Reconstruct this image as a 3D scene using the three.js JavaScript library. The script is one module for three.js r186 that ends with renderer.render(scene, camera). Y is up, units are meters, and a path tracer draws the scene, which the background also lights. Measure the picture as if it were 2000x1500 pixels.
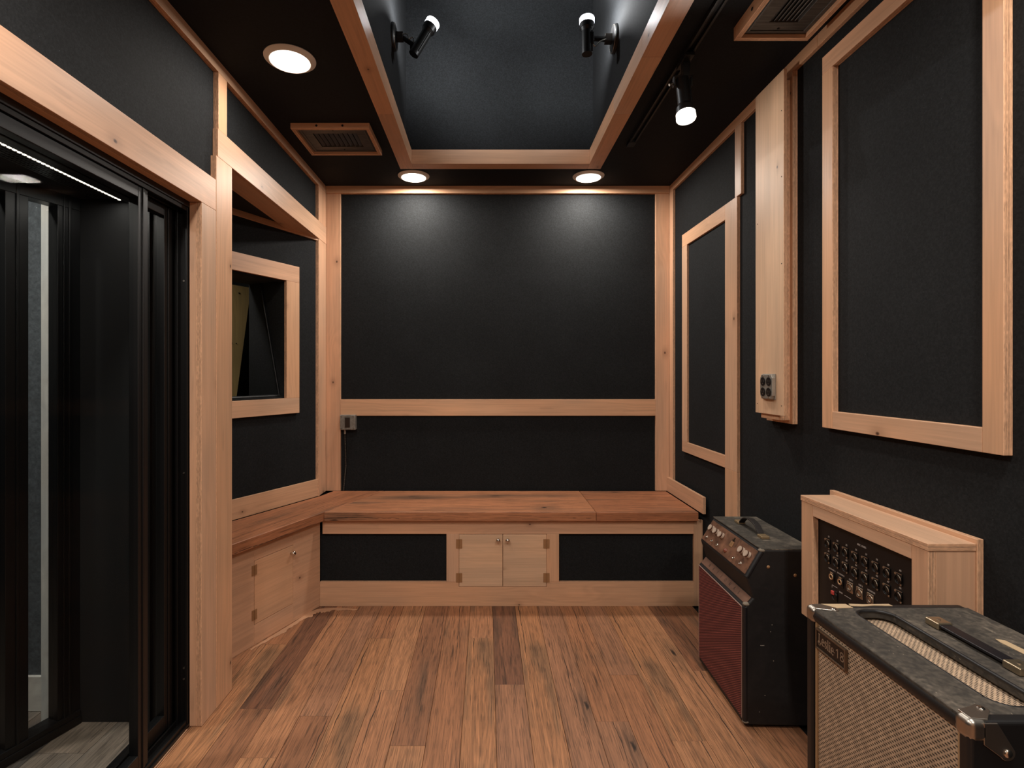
import * as THREE from 'three';
import { RoundedBoxGeometry } from 'three/addons/geometries/RoundedBoxGeometry.js';
import { mergeGeometries } from 'three/addons/utils/BufferGeometryUtils.js';
import { FontLoader } from 'three/addons/loaders/FontLoader.js';
import { TextGeometry } from 'three/addons/geometries/TextGeometry.js';
import { RectAreaLightUniformsLib } from 'three/addons/lights/RectAreaLightUniformsLib.js';
RectAreaLightUniformsLib.init();

// ---------------------------------------------------------------- camera, light, exposure
// World: y up, metres. The lens stands 1.28 m above the floor at x = 0, z = 0 and looks along -z.
// D below means distance along -z (z = -D); Y means height relative to the lens (y = EYE + Y).
const EYE = 1.28;
const scene = new THREE.Scene();
scene.background = new THREE.Color(0x000000);
const camera = new THREE.PerspectiveCamera(2 * Math.atan(750 / 1040) * 180 / Math.PI, 2000 / 1500, 0.02, 60);
camera.position.set(0, EYE, 0);
camera.lookAt(0, EYE, -1);
camera.setViewOffset(2000, 1500, 50, 19, 2000, 1500);   // shifted lens: verticals stay vertical
const renderer = new THREE.WebGLRenderer({ antialias: true });
renderer.toneMapping = THREE.LinearToneMapping;
renderer.toneMappingExposure = 1.0;
renderer.shadowMap.enabled = true;
const LED = new THREE.Color().setRGB(1.0, 0.925, 0.84);
const COOL = new THREE.Color().setRGB(0.97, 0.985, 1.0);
const DOWN_I = 215, SPOT_I = 1.3, TRACK_I = 0.22;   // area light radiance; lamp candela

// ---------------------------------------------------------------- helpers
let seed = 12345;
const rnd = () => { seed = (seed * 1664525 + 1013904223) >>> 0; return seed / 4294967296; };
const rr = (a, b) => a + (b - a) * rnd();
const V = (x, Y, D) => new THREE.Vector3(x, EYE + Y, -D);
const used = {};
function uniq(n) { const k = used[n] = (used[n] ?? -1) + 1; return k ? `${n}_${String(k).padStart(3, '0')}` : n; }
function tag(o, label, category, group, kind) {
  o.userData.label = label; o.userData.category = category;
  if (group) o.userData.group = group;
  if (kind) o.userData.kind = kind;
  return o;
}
function grp(name, label, category, pos = [0, 0, 0], opt = {}) {
  const g = new THREE.Group(); g.name = uniq(name); scene.add(g);
  g.position.set(...pos); if (opt.turn) g.rotation.y = opt.turn;
  return tag(g, label, category, opt.group, opt.kind);
}
function mesh(parent, name, geo, mat, label) {
  const m = new THREE.Mesh(geo, mat); m.name = parent === scene ? uniq(name) : name;
  if (label) m.userData.label = label;
  parent.add(m); return m;
}
// --- periodic value noise for textures
function hash(x, y, s) {
  let h = (x * 374761393 + y * 668265263 + s * 2147483647) | 0;
  h = Math.imul(h ^ (h >>> 13), 1274126177); h ^= h >>> 16;
  return (h >>> 0) / 4294967296;
}
function vn(x, y, px, py, s) {
  const xi = Math.floor(x), yi = Math.floor(y), fx = x - xi, fy = y - yi;
  const u = fx * fx * (3 - 2 * fx), v = fy * fy * (3 - 2 * fy);
  const m = (a, n) => ((a % n) + n) % n;
  const x0 = m(xi, px), x1 = m(xi + 1, px), y0 = m(yi, py), y1 = m(yi + 1, py);
  const a = hash(x0, y0, s), b = hash(x1, y0, s), c = hash(x0, y1, s), d = hash(x1, y1, s);
  return a + (b - a) * u + (c - a) * v + (a - b - c + d) * u * v;
}
function fbm(x, y, px, py, s, oct = 4) {   // x in [0,px), y in [0,py)
  let t = 0, a = 0.5, n = 0;
  for (let i = 0; i < oct; i++) { t += a * vn(x, y, px, py, s + i * 17); n += a; a *= 0.5; x *= 2; y *= 2; px *= 2; py *= 2; }
  return t / n;
}
const clamp = (x, a = 0, b = 1) => Math.min(b, Math.max(a, x));
const sst = (a, b, x) => { const t = clamp((x - a) / (b - a)); return t * t * (3 - 2 * t); };
function tex(w, h, fn, srgb = true) {
  const d = new Uint8Array(w * h * 4);
  for (let j = 0; j < h; j++) for (let i = 0; i < w; i++) {
    const c = fn((i + 0.5) / w, (j + 0.5) / h, i, j), k = (j * w + i) * 4;
    d[k] = clamp(c[0], 0, 255); d[k + 1] = clamp(c[1], 0, 255); d[k + 2] = clamp(c[2], 0, 255); d[k + 3] = 255;
  }
  const t = new THREE.DataTexture(d, w, h, THREE.RGBAFormat);
  t.wrapS = t.wrapT = THREE.RepeatWrapping; t.magFilter = THREE.LinearFilter; t.minFilter = THREE.LinearMipmapLinearFilter; t.generateMipmaps = true;
  if (srgb) t.colorSpace = THREE.SRGBColorSpace;
  t.needsUpdate = true; return t;
}
const std = (o) => new THREE.MeshStandardMaterial(o);

// ---------------------------------------------------------------- materials
// Maple-faced plywood: uv (1,1) covers 1.6 m along the grain, 0.4 m across.
function mapleTex(s, base) {
  const K = [0, 1, 2].map(i => [hash(i, 3, s), hash(i, 7, s), 0.004 + 0.004 * hash(i, 9, s)]);   // pin knots
  return tex(1024, 256, (u, v) => {
    const w = fbm(u * 4, v * 3, 4, 3, s, 3) - 0.5;
    const fine = fbm(u * 10, v * 90, 10, 90, s + 5, 3) - 0.5;
    const band = fbm(u * 3, v * 14 + 0, 3, 14, s + 9, 3) - 0.5;
    const flame = Math.sin((v * 14 + w * 7) * 6.283) * 0.5 * sst(0.52, 0.7, fbm(u * 3, v * 2, 3, 2, s + 31, 2));
    const streak = sst(0.70, 0.80, fbm(u * 9, v * 30, 9, 30, s + 13, 2)) * sst(0.55, 0.7, fbm(u * 5, v * 6, 5, 6, s + 41, 2));
    const l = 1 + fine * 0.10 + band * 0.11 + w * 0.14 + flame * 0.035 - streak * 0.05;
    let kn = 0; for (const [ku, kv, kr] of K) { const d = Math.hypot((u - ku) * 1.6 * 0.7, (v - kv) * 0.4); kn = Math.max(kn, (1 - sst(kr * 0.2, kr, d)) * 0.5 + 0.13 * Math.exp(-d * d / (kr * kr * 10))); }
    const m = l * (1 - kn);
    return [base[0] * m, base[1] * (m - w * 0.05 - kn * 0.08), base[2] * (m - w * 0.10 - kn * 0.12)];
  });
}
const edgeTex = tex(512, 64, (u, v) => {     // ply edge: v runs across the thickness
  const w = v + (fbm(u * 22, 0.5, 22, 1, 77, 3) - 0.5) * 0.05;
  const t = w * 6, lay = clamp(Math.floor(t), 0, 5), f = t - Math.floor(t);
  const n = fbm(u * 50, v * 10, 50, 10, 78, 3) - 0.5, tone = [1, 0.92, 0.98, 0.88, 0.97, 1][lay];
  const dark = (1 - sst(0.05, 0.16, Math.min(f, 1 - f))) * sst(0.42, 0.58, fbm(u * 9, lay * 1.0 + 0.5, 9, 8, 3, 3)) * (lay > 0 && lay < 5 ? 1 : 0.4);
  const l = tone * (1 + n * 0.28) * (1 - 0.55 * dark);
  return [216 * l, 168 * l, 132 * l];
});
const mapleMats = [[208, 162, 129], [204, 160, 126], [211, 164, 128], [207, 166, 135]].map((b, i) => std({ map: mapleTex(100 + i * 50, b), roughness: 0.42 }));
const edgeMat = std({ map: edgeTex, roughness: 0.6 });
const paleMat = std({ map: mapleTex(400, [208, 172, 140]), roughness: 0.5 });
// Reclaimed oak: uv (1,1) covers `len` along the grain and `wid` across (only the pattern counts depend on them)
function oakTex(s, base, len, wid, W, H, o = {}) {
  const ny = Math.max(1, Math.round(wid / 0.13));
  const K = []; let q = s * 7919 + 11; const r = () => { q = (q * 1664525 + 1013904223) >>> 0; return q / 4294967296; };
  for (let i = 0; i < (o.knots ?? 2); i++) K.push([r(), 0.12 + 0.76 * r(), 0.008 + 0.012 * r(), 0.6 + 1.4 * r()]);
  const C = []; for (let i = 0; i < (o.cracks ?? 2); i++) C.push([r(), 0.1 + 0.8 * r(), 0.10 + 0.25 * r(), r() * 100 | 0]);
  return tex(W, H, (u, v) => {
    let kd = 0, pull = 0, ring = 0;
    for (const [ku, kv, kr, kx] of K) {
      let du = u - ku; du -= Math.round(du); const dx = du * len / 2.2 / kx, dy = (v - kv) * wid, d = Math.hypot(dx, dy);
      kd += 0.9 * (1 - sst(kr * 0.15, kr * 0.8, d * (0.5 + 1.0 * fbm(u * 70, v * 12 * ny, 70, 12 * ny, s + 3, 3))));
      const halo = Math.exp(-d * d / (kr * kr * 9)); ring += halo; pull += halo * dy * 60;
    }
    const n1 = fbm(u * 3, v * 2 * ny, 3, 2 * ny, s, 3) - 0.5;
    const vv = v + n1 * 0.06 / ny;
    const grain = fbm(u * 6, vv * 22 * ny, 6, 22 * ny, s + 7, 4) - 0.5;
    const cath = Math.sin(((vv - 0.5) * (vv - 0.5) * ny * 26 + u * 7 + n1 * 5 + pull) * 6.283 / 1.0) * 0.5;
    const pore = sst(0.54, 0.72, fbm(u * 18, vv * 44 * ny, 18, 44 * ny, s + 21, 2)) * sst(0.35, 0.65, fbm(u * 5, v * 5 * ny, 5, 5 * ny, s + 23, 2));
    const blotch = sst(0.55, 0.8, fbm(u * 4, v * 2 * ny, 4, 2 * ny, s + 33, 3));
    let ck = 0;
    for (const [cu, cv, cl, cs] of C) { let du = u - cu; du -= Math.round(du); if (Math.abs(du) < cl) { const wob = (fbm((du + 1) * 14, 0.5, 64, 1, cs, 3) - 0.5) * 0.10 / ny; const wd = 0.0016 / wid * (1 - Math.abs(du) / cl) * (0.4 + fbm((du + 1) * 30, 0.5, 64, 1, cs + 5, 2)); ck = Math.max(ck, 1 - sst(wd * 0.5, wd * 1.6, Math.abs(v - cv - wob))); } }
    const fine = fbm(u * 34, vv * 70 * ny, 34, 70 * ny, s + 51, 3) - 0.5, tick = sst(0.60, 0.70, fbm(u * 26, vv * 60 * ny, 26, 60 * ny, s + 61, 2));
    const l = (1.03 + grain * 0.24 + fine * 0.26 + cath * 0.06 * (o.cath ?? 1) + n1 * 0.20 - tick * 0.17 - pore * 0.15 * (o.pore ?? 1) - blotch * 0.17) * (1 - 0.72 * clamp(kd)) * (1 - 0.16 * clamp(ring)) * (1 - 0.72 * ck);
    const g = blotch * 0.05 + clamp(ring) * 0.03;
    return [base[0] * l, base[1] * (l + g * l), base[2] * (l + g * 2 * l)];
  });
}
const OAK = [
  [160, 111, 78], [140, 95, 67], [166, 117, 82], [152, 103, 71], [120, 80, 58], [163, 113, 77], [148, 104, 76], [130, 86, 60],
];
const oakMats = OAK.map((b, i) => {
  const t = oakTex(900 + i * 77, b, 1.6, 0.13, 1664, 176, { knots: [0, 0, 1, 0, 0, 0, 1, 0][i], cracks: [1, 1, 2, 1, 1, 2, 1, 1][i], pore: [1.2, 1.7, 0.9, 1.5, 1.9, 1, 1.5, 1.7][i], cath: [1, 0.6, 1.4, 0.8, 0.5, 1.6, 1, 0.6][i] });
  return std({ map: t, bumpMap: t, bumpScale: 0.0012, roughness: 0.52 });
});
const greyOak = [[126, 112, 100], [112, 98, 88], [134, 118, 104]].map((b, i) => std({ map: oakTex(1300 + i * 31, b, 1.6, 0.17, 768, 96, { knots: 0, cracks: 1, cath: 0.6 }), roughness: 0.55 }));
const slabTex = oakTex(1777, [168, 112, 78], 2.2, 0.56, 1600, 320, { knots: 7, cracks: 5, cath: 0.5, pore: 0.8 });
const slabMat = std({ map: slabTex, bumpMap: slabTex, bumpScale: 0.001, roughness: 0.5 });
const slabMat2 = std({ map: oakTex(1999, [158, 102, 70], 2.2, 0.56, 1200, 256, { knots: 3, cracks: 3, cath: 0.6 }), roughness: 0.5 });
// Black wall cloth: uv in metres
const clothTex = tex(768, 768, (u, v, i, j) => {
  const n = fbm(u * 220, v * 220, 220, 220, 5, 2) - 0.5, w = (hash(i, j, 9) - 0.5), b = fbm(u * 6, v * 6, 6, 6, 8, 3) - 0.5;
  const lint = hash(i, j, 77) > 0.99996 ? 70 : 0;
  const l = 27 * (1 + n * 0.6 + w * 0.4 + b * 0.18) + lint;
  return [l * 0.95, l, l * 1.05];
});
const cloth = new THREE.MeshPhysicalMaterial({ map: clothTex, roughness: 0.85, specularIntensity: 0.4, bumpMap: clothTex, bumpScale: 0.0012, sheen: 0.3, sheenRoughness: 0.6, sheenColor: new THREE.Color().setRGB(0.05, 0.05, 0.05) });
const ceilBlack = new THREE.MeshPhysicalMaterial({ specularIntensity: 0.4, map: tex(512, 512, (u, v, i, j) => { const l = 24 * (1 + (fbm(u * 90, v * 90, 90, 90, 6, 3) - 0.5) * 0.5 + (hash(i, j, 2) - 0.5) * 0.3); return [l * 0.95, l * 1.12, l * 1.3]; }), roughness: 0.75 });
const blackPaint = std({ color: 0x0e0e0f, roughness: 0.85 });
const blackAlu = std({ color: 0x080809, roughness: 0.42 });
const blackPowder = std({ color: 0x141414, roughness: 0.45, metalness: 0.2 });
const steel = std({ color: 0xb4ada4, roughness: 0.34, metalness: 1 });
const galv = std({ map: tex(128, 128, (u, v) => { const l = 150 * (0.8 + 0.4 * fbm(u * 8, v * 8, 8, 8, 71, 3)); return [l, l * 0.97, l * 0.92]; }), roughness: 0.45, metalness: 0.7 });
const brass = std({ color: 0xa27a55, roughness: 0.45, metalness: 0.3 });
const nickel = std({ color: 0xd8d0c6, roughness: 0.16, metalness: 1 });
const greyMetal = std({ map: tex(256, 256, (u, v) => { const l = 84 * (0.8 + 0.4 * fbm(u * 5, v * 40, 5, 40, 61, 3)); return [l, l * 0.98, l * 0.95]; }), roughness: 0.5, metalness: 0.55 });
const slatMetal = std({ color: 0x5d5a57, roughness: 0.5, metalness: 0.5 });
const trimWhite = std({ color: 0xe6e2dc, roughness: 0.5 });
const offWhite = std({ map: mapleTex(700, [214, 210, 204]), roughness: 0.55 });
const glow = std({ color: 0xffffff, emissive: 0xfff4e4, emissiveIntensity: 3.0, roughness: 0.5 });
const glowCool = std({ color: 0xffffff, emissive: 0xf4f6ff, emissiveIntensity: 3.0, roughness: 0.5 });
const ledGlow = std({ color: 0xffffff, emissive: 0xfff0dc, emissiveIntensity: 2.2 });
const pane = new THREE.MeshPhysicalMaterial({ color: new THREE.Color().setRGB(0.86, 0.88, 0.88), roughness: 0, transmission: 1, thickness: 0, ior: 1.5, specularIntensity: 0.035 });
const filler = std({ map: tex(128, 128, (u, v) => { const l = 0.85 + 0.3 * fbm(u * 12, v * 12, 12, 12, 44, 3); return [188 * l, 142 * l, 108 * l]; }), roughness: 0.85 });
const tanPanel = std({ map: mapleTex(810, [196, 168, 112]), roughness: 0.6 });

// ---------------------------------------------------------------- geometry builders
// uv by dominant axis in metres; faces across `thick` get slot 0, the rest slot 1 (ply edge)
const AX = { x: 0, y: 1, z: 2 };
function project(geo, thick, grain, su, sv, off, edges) {
  const g = geo.index ? geo.toNonIndexed() : geo;
  const p = g.attributes.position, n = p.count / 3, t = AX[thick], gr = AX[grain], ac = 3 - t - gr;
  g.computeBoundingBox(); const bb = g.boundingBox, lo = bb.min.toArray(), hi = bb.max.toArray();
  const tri = [[], []], a = new THREE.Vector3(), b = new THREE.Vector3(), c = new THREE.Vector3();
  const uv = new Float32Array(p.count * 2);
  for (let k = 0; k < n; k++) {
    a.fromBufferAttribute(p, 3 * k); b.fromBufferAttribute(p, 3 * k + 1); c.fromBufferAttribute(p, 3 * k + 2);
    const nr = b.clone().sub(a).cross(c.clone().sub(a)).toArray().map(Math.abs);
    const m = nr[t] >= Math.max(nr[gr], nr[ac]) * 0.7 ? 0 : 1; tri[m].push(k);
    for (let e = 0; e < 3; e++) {
      const q = [p.getX(3 * k + e), p.getY(3 * k + e), p.getZ(3 * k + e)], i = (3 * k + e) * 2;
      if (m === 0 || !edges) {
        if (m === 0) { uv[i] = (q[gr] + off[0]) * su; uv[i + 1] = (q[ac] + off[1]) * sv; }
        else if (nr[ac] >= nr[gr]) { uv[i] = (q[gr] + off[0]) * su; uv[i + 1] = (q[t] + off[1] + 0.3) * sv; }
        else { uv[i] = (q[t] * 0.3 + off[0]) * su; uv[i + 1] = (q[ac] + off[1]) * sv; }
      } else {
        const along = nr[ac] >= nr[gr] ? gr : ac;
        uv[i] = (q[along] + off[0]) * 2; uv[i + 1] = 0.01 + 0.98 * (q[t] - lo[t]) / Math.max(1e-6, hi[t] - lo[t]);
      }
    }
  }
  const order = edges ? [...tri[0], ...tri[1]] : [...Array(n).keys()];
  const P = new Float32Array(n * 9), N = new Float32Array(n * 9), U = new Float32Array(n * 6), pa = p.array, na = g.attributes.normal.array;
  order.forEach((k, i) => { P.set(pa.subarray(k * 9, k * 9 + 9), i * 9); N.set(na.subarray(k * 9, k * 9 + 9), i * 9); U.set(uv.subarray(k * 6, k * 6 + 6), i * 6); });
  const r = new THREE.BufferGeometry();
  r.setAttribute('position', new THREE.BufferAttribute(P, 3)); r.setAttribute('normal', new THREE.BufferAttribute(N, 3)); r.setAttribute('uv', new THREE.BufferAttribute(U, 2));
  if (edges) { r.addGroup(0, tri[0].length * 3, 0); r.addGroup(tri[0].length * 3, tri[1].length * 3, 1); }
  return r;
}
const boxAt = (x0, x1, y0, y1, z0, z1, ch = 0.0012) => {
  const w = x1 - x0, h = y1 - y0, d = z1 - z0, c = Math.min(ch, w / 3, h / 3, d / 3);
  const g = c > 0 ? new RoundedBoxGeometry(w, h, d, 1, c) : new THREE.BoxGeometry(w, h, d);
  g.translate((x0 + x1) / 2, (y0 + y1) / 2, (z0 + z1) / 2); return g;
};
let mi = 0;
// a plywood board in the coordinates of its parent
function boardL(parent, name, x0, x1, y0, y1, z0, z1, thick, grain, mat, ch) {
  const m = mat ?? mapleMats[(mi++ * 7 + 3) % 4];
  const g = project(boxAt(x0, x1, y0, y1, z0, z1, ch), thick, grain, 1 / 1.6, 1 / 0.4, [rr(0, 3), rr(0, 3)], true);
  return mesh(parent, name, g, [m, edgeMat]);
}
// the same in room coordinates (Y over the lens, D along the view) for parents that stand at the origin
const board = (parent, name, [x0, x1], [Y0, Y1], [D0, D1], thick, grain, mat, ch) => boardL(parent, name, x0, x1, EYE + Y0, EYE + Y1, -D1, -D0, thick, grain, mat, ch);
function plainL(parent, name, x0, x1, y0, y1, z0, z1, mat, ch = 0.0012, s = 1) {
  const d = [x1 - x0, y1 - y0, z1 - z0], t = d.indexOf(Math.min(...d)), ax = ['x', 'y', 'z'];
  const rest = [0, 1, 2].filter(i => i !== t), gr = d[rest[0]] > d[rest[1]] ? rest[0] : rest[1];
  return mesh(parent, name, project(boxAt(x0, x1, y0, y1, z0, z1, ch), ax[t], ax[gr], s, s, [0, 0], false), mat);
}
const plain = (parent, name, [x0, x1], [Y0, Y1], [D0, D1], mat, ch, s) => plainL(parent, name, x0, x1, EYE + Y0, EYE + Y1, -D1, -D0, mat, ch, s);
const flat = g => g.index ? g.toNonIndexed() : g;
const bxs = (list) => mergeGeometries(list.map(a => flat(boxAt(...a))));
const cyl = (r0, r1, h, seg = 24) => new THREE.CylinderGeometry(r0, r1, h, seg);
function between(geo, a, b) {   // turns a y-axis geometry of unit middle so that it runs from a to b
  const d = b.clone().sub(a), q = new THREE.Quaternion().setFromUnitVectors(new THREE.Vector3(0, 1, 0), d.clone().normalize());
  return geo.applyQuaternion(q).translate((a.x + b.x) / 2, (a.y + b.y) / 2, (a.z + b.z) / 2);
}
const rod = (a, b, r, seg = 12, r1 = r) => between(cyl(r1, r, a.distanceTo(b), seg), a, b);
function prism(poly, y0, y1, bevel = 0.002) {   // poly of [X, D] pairs, extruded in height
  const s = new THREE.Shape(poly.map(([x, d]) => new THREE.Vector2(x, d)));
  const g = new THREE.ExtrudeGeometry(s, { depth: y1 - y0 - 2 * bevel, bevelEnabled: bevel > 0, bevelSize: bevel, bevelThickness: bevel, bevelOffset: -bevel, bevelSegments: 1 });
  g.rotateX(-Math.PI / 2); g.translate(0, y0 + bevel, 0); return g;   // shape (x, d) -> (x, -d) in z
}

// ================================================================= SETTING
const CE = 1.213;             // ceiling above the lens
const XL = -1.034, XLf = -1.055, XR = 1.18, XRf = 1.2, DW = 3.447;
const S = { kind: 'structure' };

// ---- floor: every plank its own mesh
{
  const floor = grp('floor', 'reclaimed oak plank floor with knots and dark grain', 'floor', [0, 0, 0], S);
  plainL(floor, 'subfloor', -1.45, 1.3, -0.06, -0.0135, -3.5, 1.6, blackPaint, 0);
  const W = 0.1225, X0 = -0.088;
  const cuts = { '-8': [2.62, 1.1], '-7': [2.526, 1.45], '-6': [2.038, 0.7], '-5': [1.777, 0.4], '-4': [1.996, 0.8], '-3': [2.585, 1.3], '-2': [2.157, 0.9], '-1': [1.836, 0.5], 0: [1.5, 0.2], 1: [2.585, 1.2], 2: [2.197, 0.9], 3: [1.3], 4: [1.45], 5: [1.963, 0.7], 6: [2.268, 1.1], 7: [1.859, 0.5], 8: [1.4], 9: [2.3, 1.0], '-9': [2.3], '-10': [2.5], '-11': [2.4] };
  const tones = { '-8': [1, 0, 3], '-7': [3, 5, 0], '-6': [4, 1, 3], '-5': [0, 2, 6], '-4': [6, 1, 7], '-3': [3, 5, 0], '-2': [2, 0, 6], '-1': [1, 2, 4], 0: [3, 6, 1], 1: [0, 5, 2], 2: [4, 6, 0], 3: [5, 3, 2], 4: [6, 1], 5: [3, 6, 5], 6: [6, 3, 0], 7: [5, 2, 1], 8: [2, 3], 9: [7, 0, 3], '-9': [0, 2], '-10': [3, 1], '-11': [2, 4] };
  for (let k = -11; k <= 10; k++) {
    const xa = X0 + (k - 1) * W + 0.0006, xb = X0 + k * W - 0.0006, e = [3.44, ...(cuts[k] ?? [1.7, 0.4]), -0.55, -1.58];
    const far = k < -7 ? 3.0 : 3.3; e[0] = far;
    for (let i = 0; i + 1 < e.length; i++) {
      const m = oakMats[(tones[k] ?? [1, 5, 3])[i] ?? (k + 11 + i * 3) % 8];
      const near = k < -7 ? Math.max(e[i + 1], 2.02) : e[i + 1]; if (near >= e[i]) continue;
      const xc = k === -8 ? Math.max(xa, -1.079) : xa;
      if (k < -7 && xb < -1.5) continue;
      const dy = rr(-0.0007, 0.0004);
      const g = project(boxAt(k === -8 && near < 2 ? xc : xa, xb, -0.013, dy, -e[i] + 0.0006, -near - 0.0006, 0.0009), 'y', 'z', 1 / 1.6, 1 / 0.13, [rr(0, 9), -xa + rr(-0.008, 0.0)], false);
      mesh(floor, 'plank', g, m);
    }
  }
  // strip of planks between the door track and the first whole plank
  for (const [a, b, t] of [[2.03, 1.2, 0], [1.2, 0.1, 3], [0.1, -1.58, 1]]) mesh(floor, 'plank', project(boxAt(-1.079, X0 - 8 * W - 0.0006, -0.013, -0.0002, -a, -b - 0.001, 0.0009), 'y', 'z', 1 / 1.6, 1 / 0.13, [rr(0, 9), rr(0, 1)], false), oakMats[t]);
}
// ragged filler along the angled bench and the door track
function ragged(name, label, pts, w, h, s) {
  const c = new THREE.CatmullRomCurve3(pts.map(([x, d]) => new THREE.Vector3(x, 0, d))), L = [], R = [], N = 90;
  let q = s; const r = () => { q = (q * 1664525 + 1013904223) >>> 0; return q / 4294967296; };
  for (let i = 0; i <= N; i++) { const p = c.getPoint(i / N), t = c.getTangent(i / N), nx = -t.z, nz = t.x, a = w(i / N) * (0.35 + 1.1 * fbm(i * 0.32, 0.5, 64, 1, s, 3)); L.push([p.x, p.z]); R.push([p.x + nx * a, p.z + nz * a]); }
  const m = mesh(scene, name, prism([...L, ...R.reverse()], 0.0003, h, 0), filler);
  return tag(m, label, 'filler');
}
ragged('floor_filler', 'pale ragged filler strip on floor along angled bench panel', [[-1.10, 2.475], [-1.0, 2.725], [-0.93, 2.89], [-0.84, 2.915], [-0.70, 2.90]], t => -0.042 * Math.sin(Math.PI * clamp(0.06 + t * 0.9)) - 0.006, 0.0016, 5);
ragged('floor_filler', 'pale ragged filler patch on floor beside the black door track', [[-1.076, 1.30], [-1.076, 1.55], [-1.076, 1.75], [-1.076, 1.92]], t => 0.022 + 0.012 * Math.sin(t * 17), 0.0014, 9);

// ---- ceiling with the raised well
const BX0 = -0.503, BX1 = 0.667, BI0 = -0.4268, BI1 = 0.588, BD0 = 0.35, BDi = 3.037, BDo = 3.115, WT = 2.75;
{
  const c = grp('ceiling', 'matt black ceiling around the raised well', 'ceiling', [0, 0, 0], S);
  // each side is cut through for its air duct
  const side = (x0, x1, [hx0, hx1, hd0, hd1]) => {
    plain(c, 'ceiling_panel', [x0, x1], [CE, CE + 0.1], [-1.6, hd0], ceilBlack, 0, 2); plain(c, 'ceiling_panel', [x0, x1], [CE, CE + 0.1], [hd1, 3.55], ceilBlack, 0, 2);
    plain(c, 'ceiling_panel', [x0, hx0], [CE, CE + 0.1], [hd0, hd1], ceilBlack, 0, 2); plain(c, 'ceiling_panel', [hx1, x1], [CE, CE + 0.1], [hd0, hd1], ceilBlack, 0, 2);
  };
  side(-1.3, BX0 + 0.02, [-0.866, -0.644, 2.646, 2.806]);
  side(BX1 - 0.02, 1.3, [0.945, 1.045, 1.499, 1.786]);
  plain(c, 'ceiling_panel', [BX0 + 0.02, BX1 - 0.02], [CE, CE + 0.1], [BDo - 0.02, 3.55], ceilBlack, 0, 2);
  plain(c, 'ceiling_panel', [BX0 + 0.02, BX1 - 0.02], [CE, CE + 0.1], [-1.6, BD0], ceilBlack, 0, 2);
  const w = grp('ceiling_well', 'tall black cloth lined well rising above the ceiling', 'ceiling', [0, 0, 0], S);
  const a = -0.462, b = 0.613, f = 3.06;
  plain(w, 'cloth_panel', [a - 0.06, a], [1.282, WT], [BD0, f], cloth, 0);
  plain(w, 'cloth_panel', [b, b + 0.06], [1.282, WT], [BD0, f], cloth, 0);
  plain(w, 'cloth_panel', [a - 0.06, b + 0.06], [1.282, WT], [f, f + 0.05], cloth, 0);
  plain(w, 'cloth_panel', [a - 0.06, b + 0.06], [CE, WT], [BD0 - 0.06, BD0], cloth, 0);
  plain(w, 'well_lid', [a - 0.06, b + 0.06], [WT, WT + 0.06], [BD0 - 0.06, f + 0.05], ceilBlack, 0, 2);
  const t = grp('trim_1', 'pale maple boards framing the mouth of the ceiling well', 'trim', [0, 0, 0], S);
  const Y = [1.2, 1.282];
  const solid = (x, d, th, gr) => mesh(t, 'trim_board', project(boxAt(x[0], x[1], EYE + Y[0], EYE + Y[1], -d[1], -d[0]), th, gr, 1 / 1.6, 1 / 0.4, [rr(0, 3), rr(0, 3)], false), mapleMats[(mi++ * 7 + 3) % 4]);
  for (const [d0, d1] of [[BD0, 1.35], [1.3512, 2.457], [2.4582, BDo]]) solid([BX0, BI0], [d0, d1], 'y', 'z');
  for (const [d0, d1] of [[BD0, 2.013], [2.0142, 2.457], [2.4582, BDo]]) solid([BI1, BX1], [d0, d1], 'y', 'z');
  solid([BI0 + 0.0003, BI1 - 0.0003], [BDi, BDo], 'z', 'x');
}
// ---- back wall
{
  const w = grp('wall_back', 'black cloth wall with pale maple boards above the bench', 'wall', [0, 0, 0], S);
  plain(w, 'wall_core', [-1.3, 1.3], [-1.28, CE], [DW + 0.018, DW + 0.1], blackPaint, 0);
  const Xa = -0.941, Xb = 1.092;
  plain(w, 'cloth_panel', [Xa - 0.02, Xb + 0.02], [-0.16, 1.18], [DW + 0.004, DW + 0.017], cloth, 0);
  plain(w, 'cloth_panel', [Xa - 0.02, Xb + 0.02], [-0.78, -0.26], [DW + 0.004, DW + 0.017], cloth, 0);
  const bd = [DW - 0.012, DW + 0.017];
  board(w, 'trim_board', [-1.034, Xa], [-0.752, 1.165], bd, 'z', 'y');
  board(w, 'trim_board', [Xb, 1.18], [-0.752, 1.165], bd, 'z', 'y');
  board(w, 'trim_board', [Xa + 0.0005, Xb - 0.0005], [-0.268, -0.162], [DW - 0.011, DW + 0.017], 'z', 'x');
  board(w, 'trim_board', [-1.034, 1.18], [1.1655, CE], [DW - 0.02, DW + 0.017], 'z', 'x');
}
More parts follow.
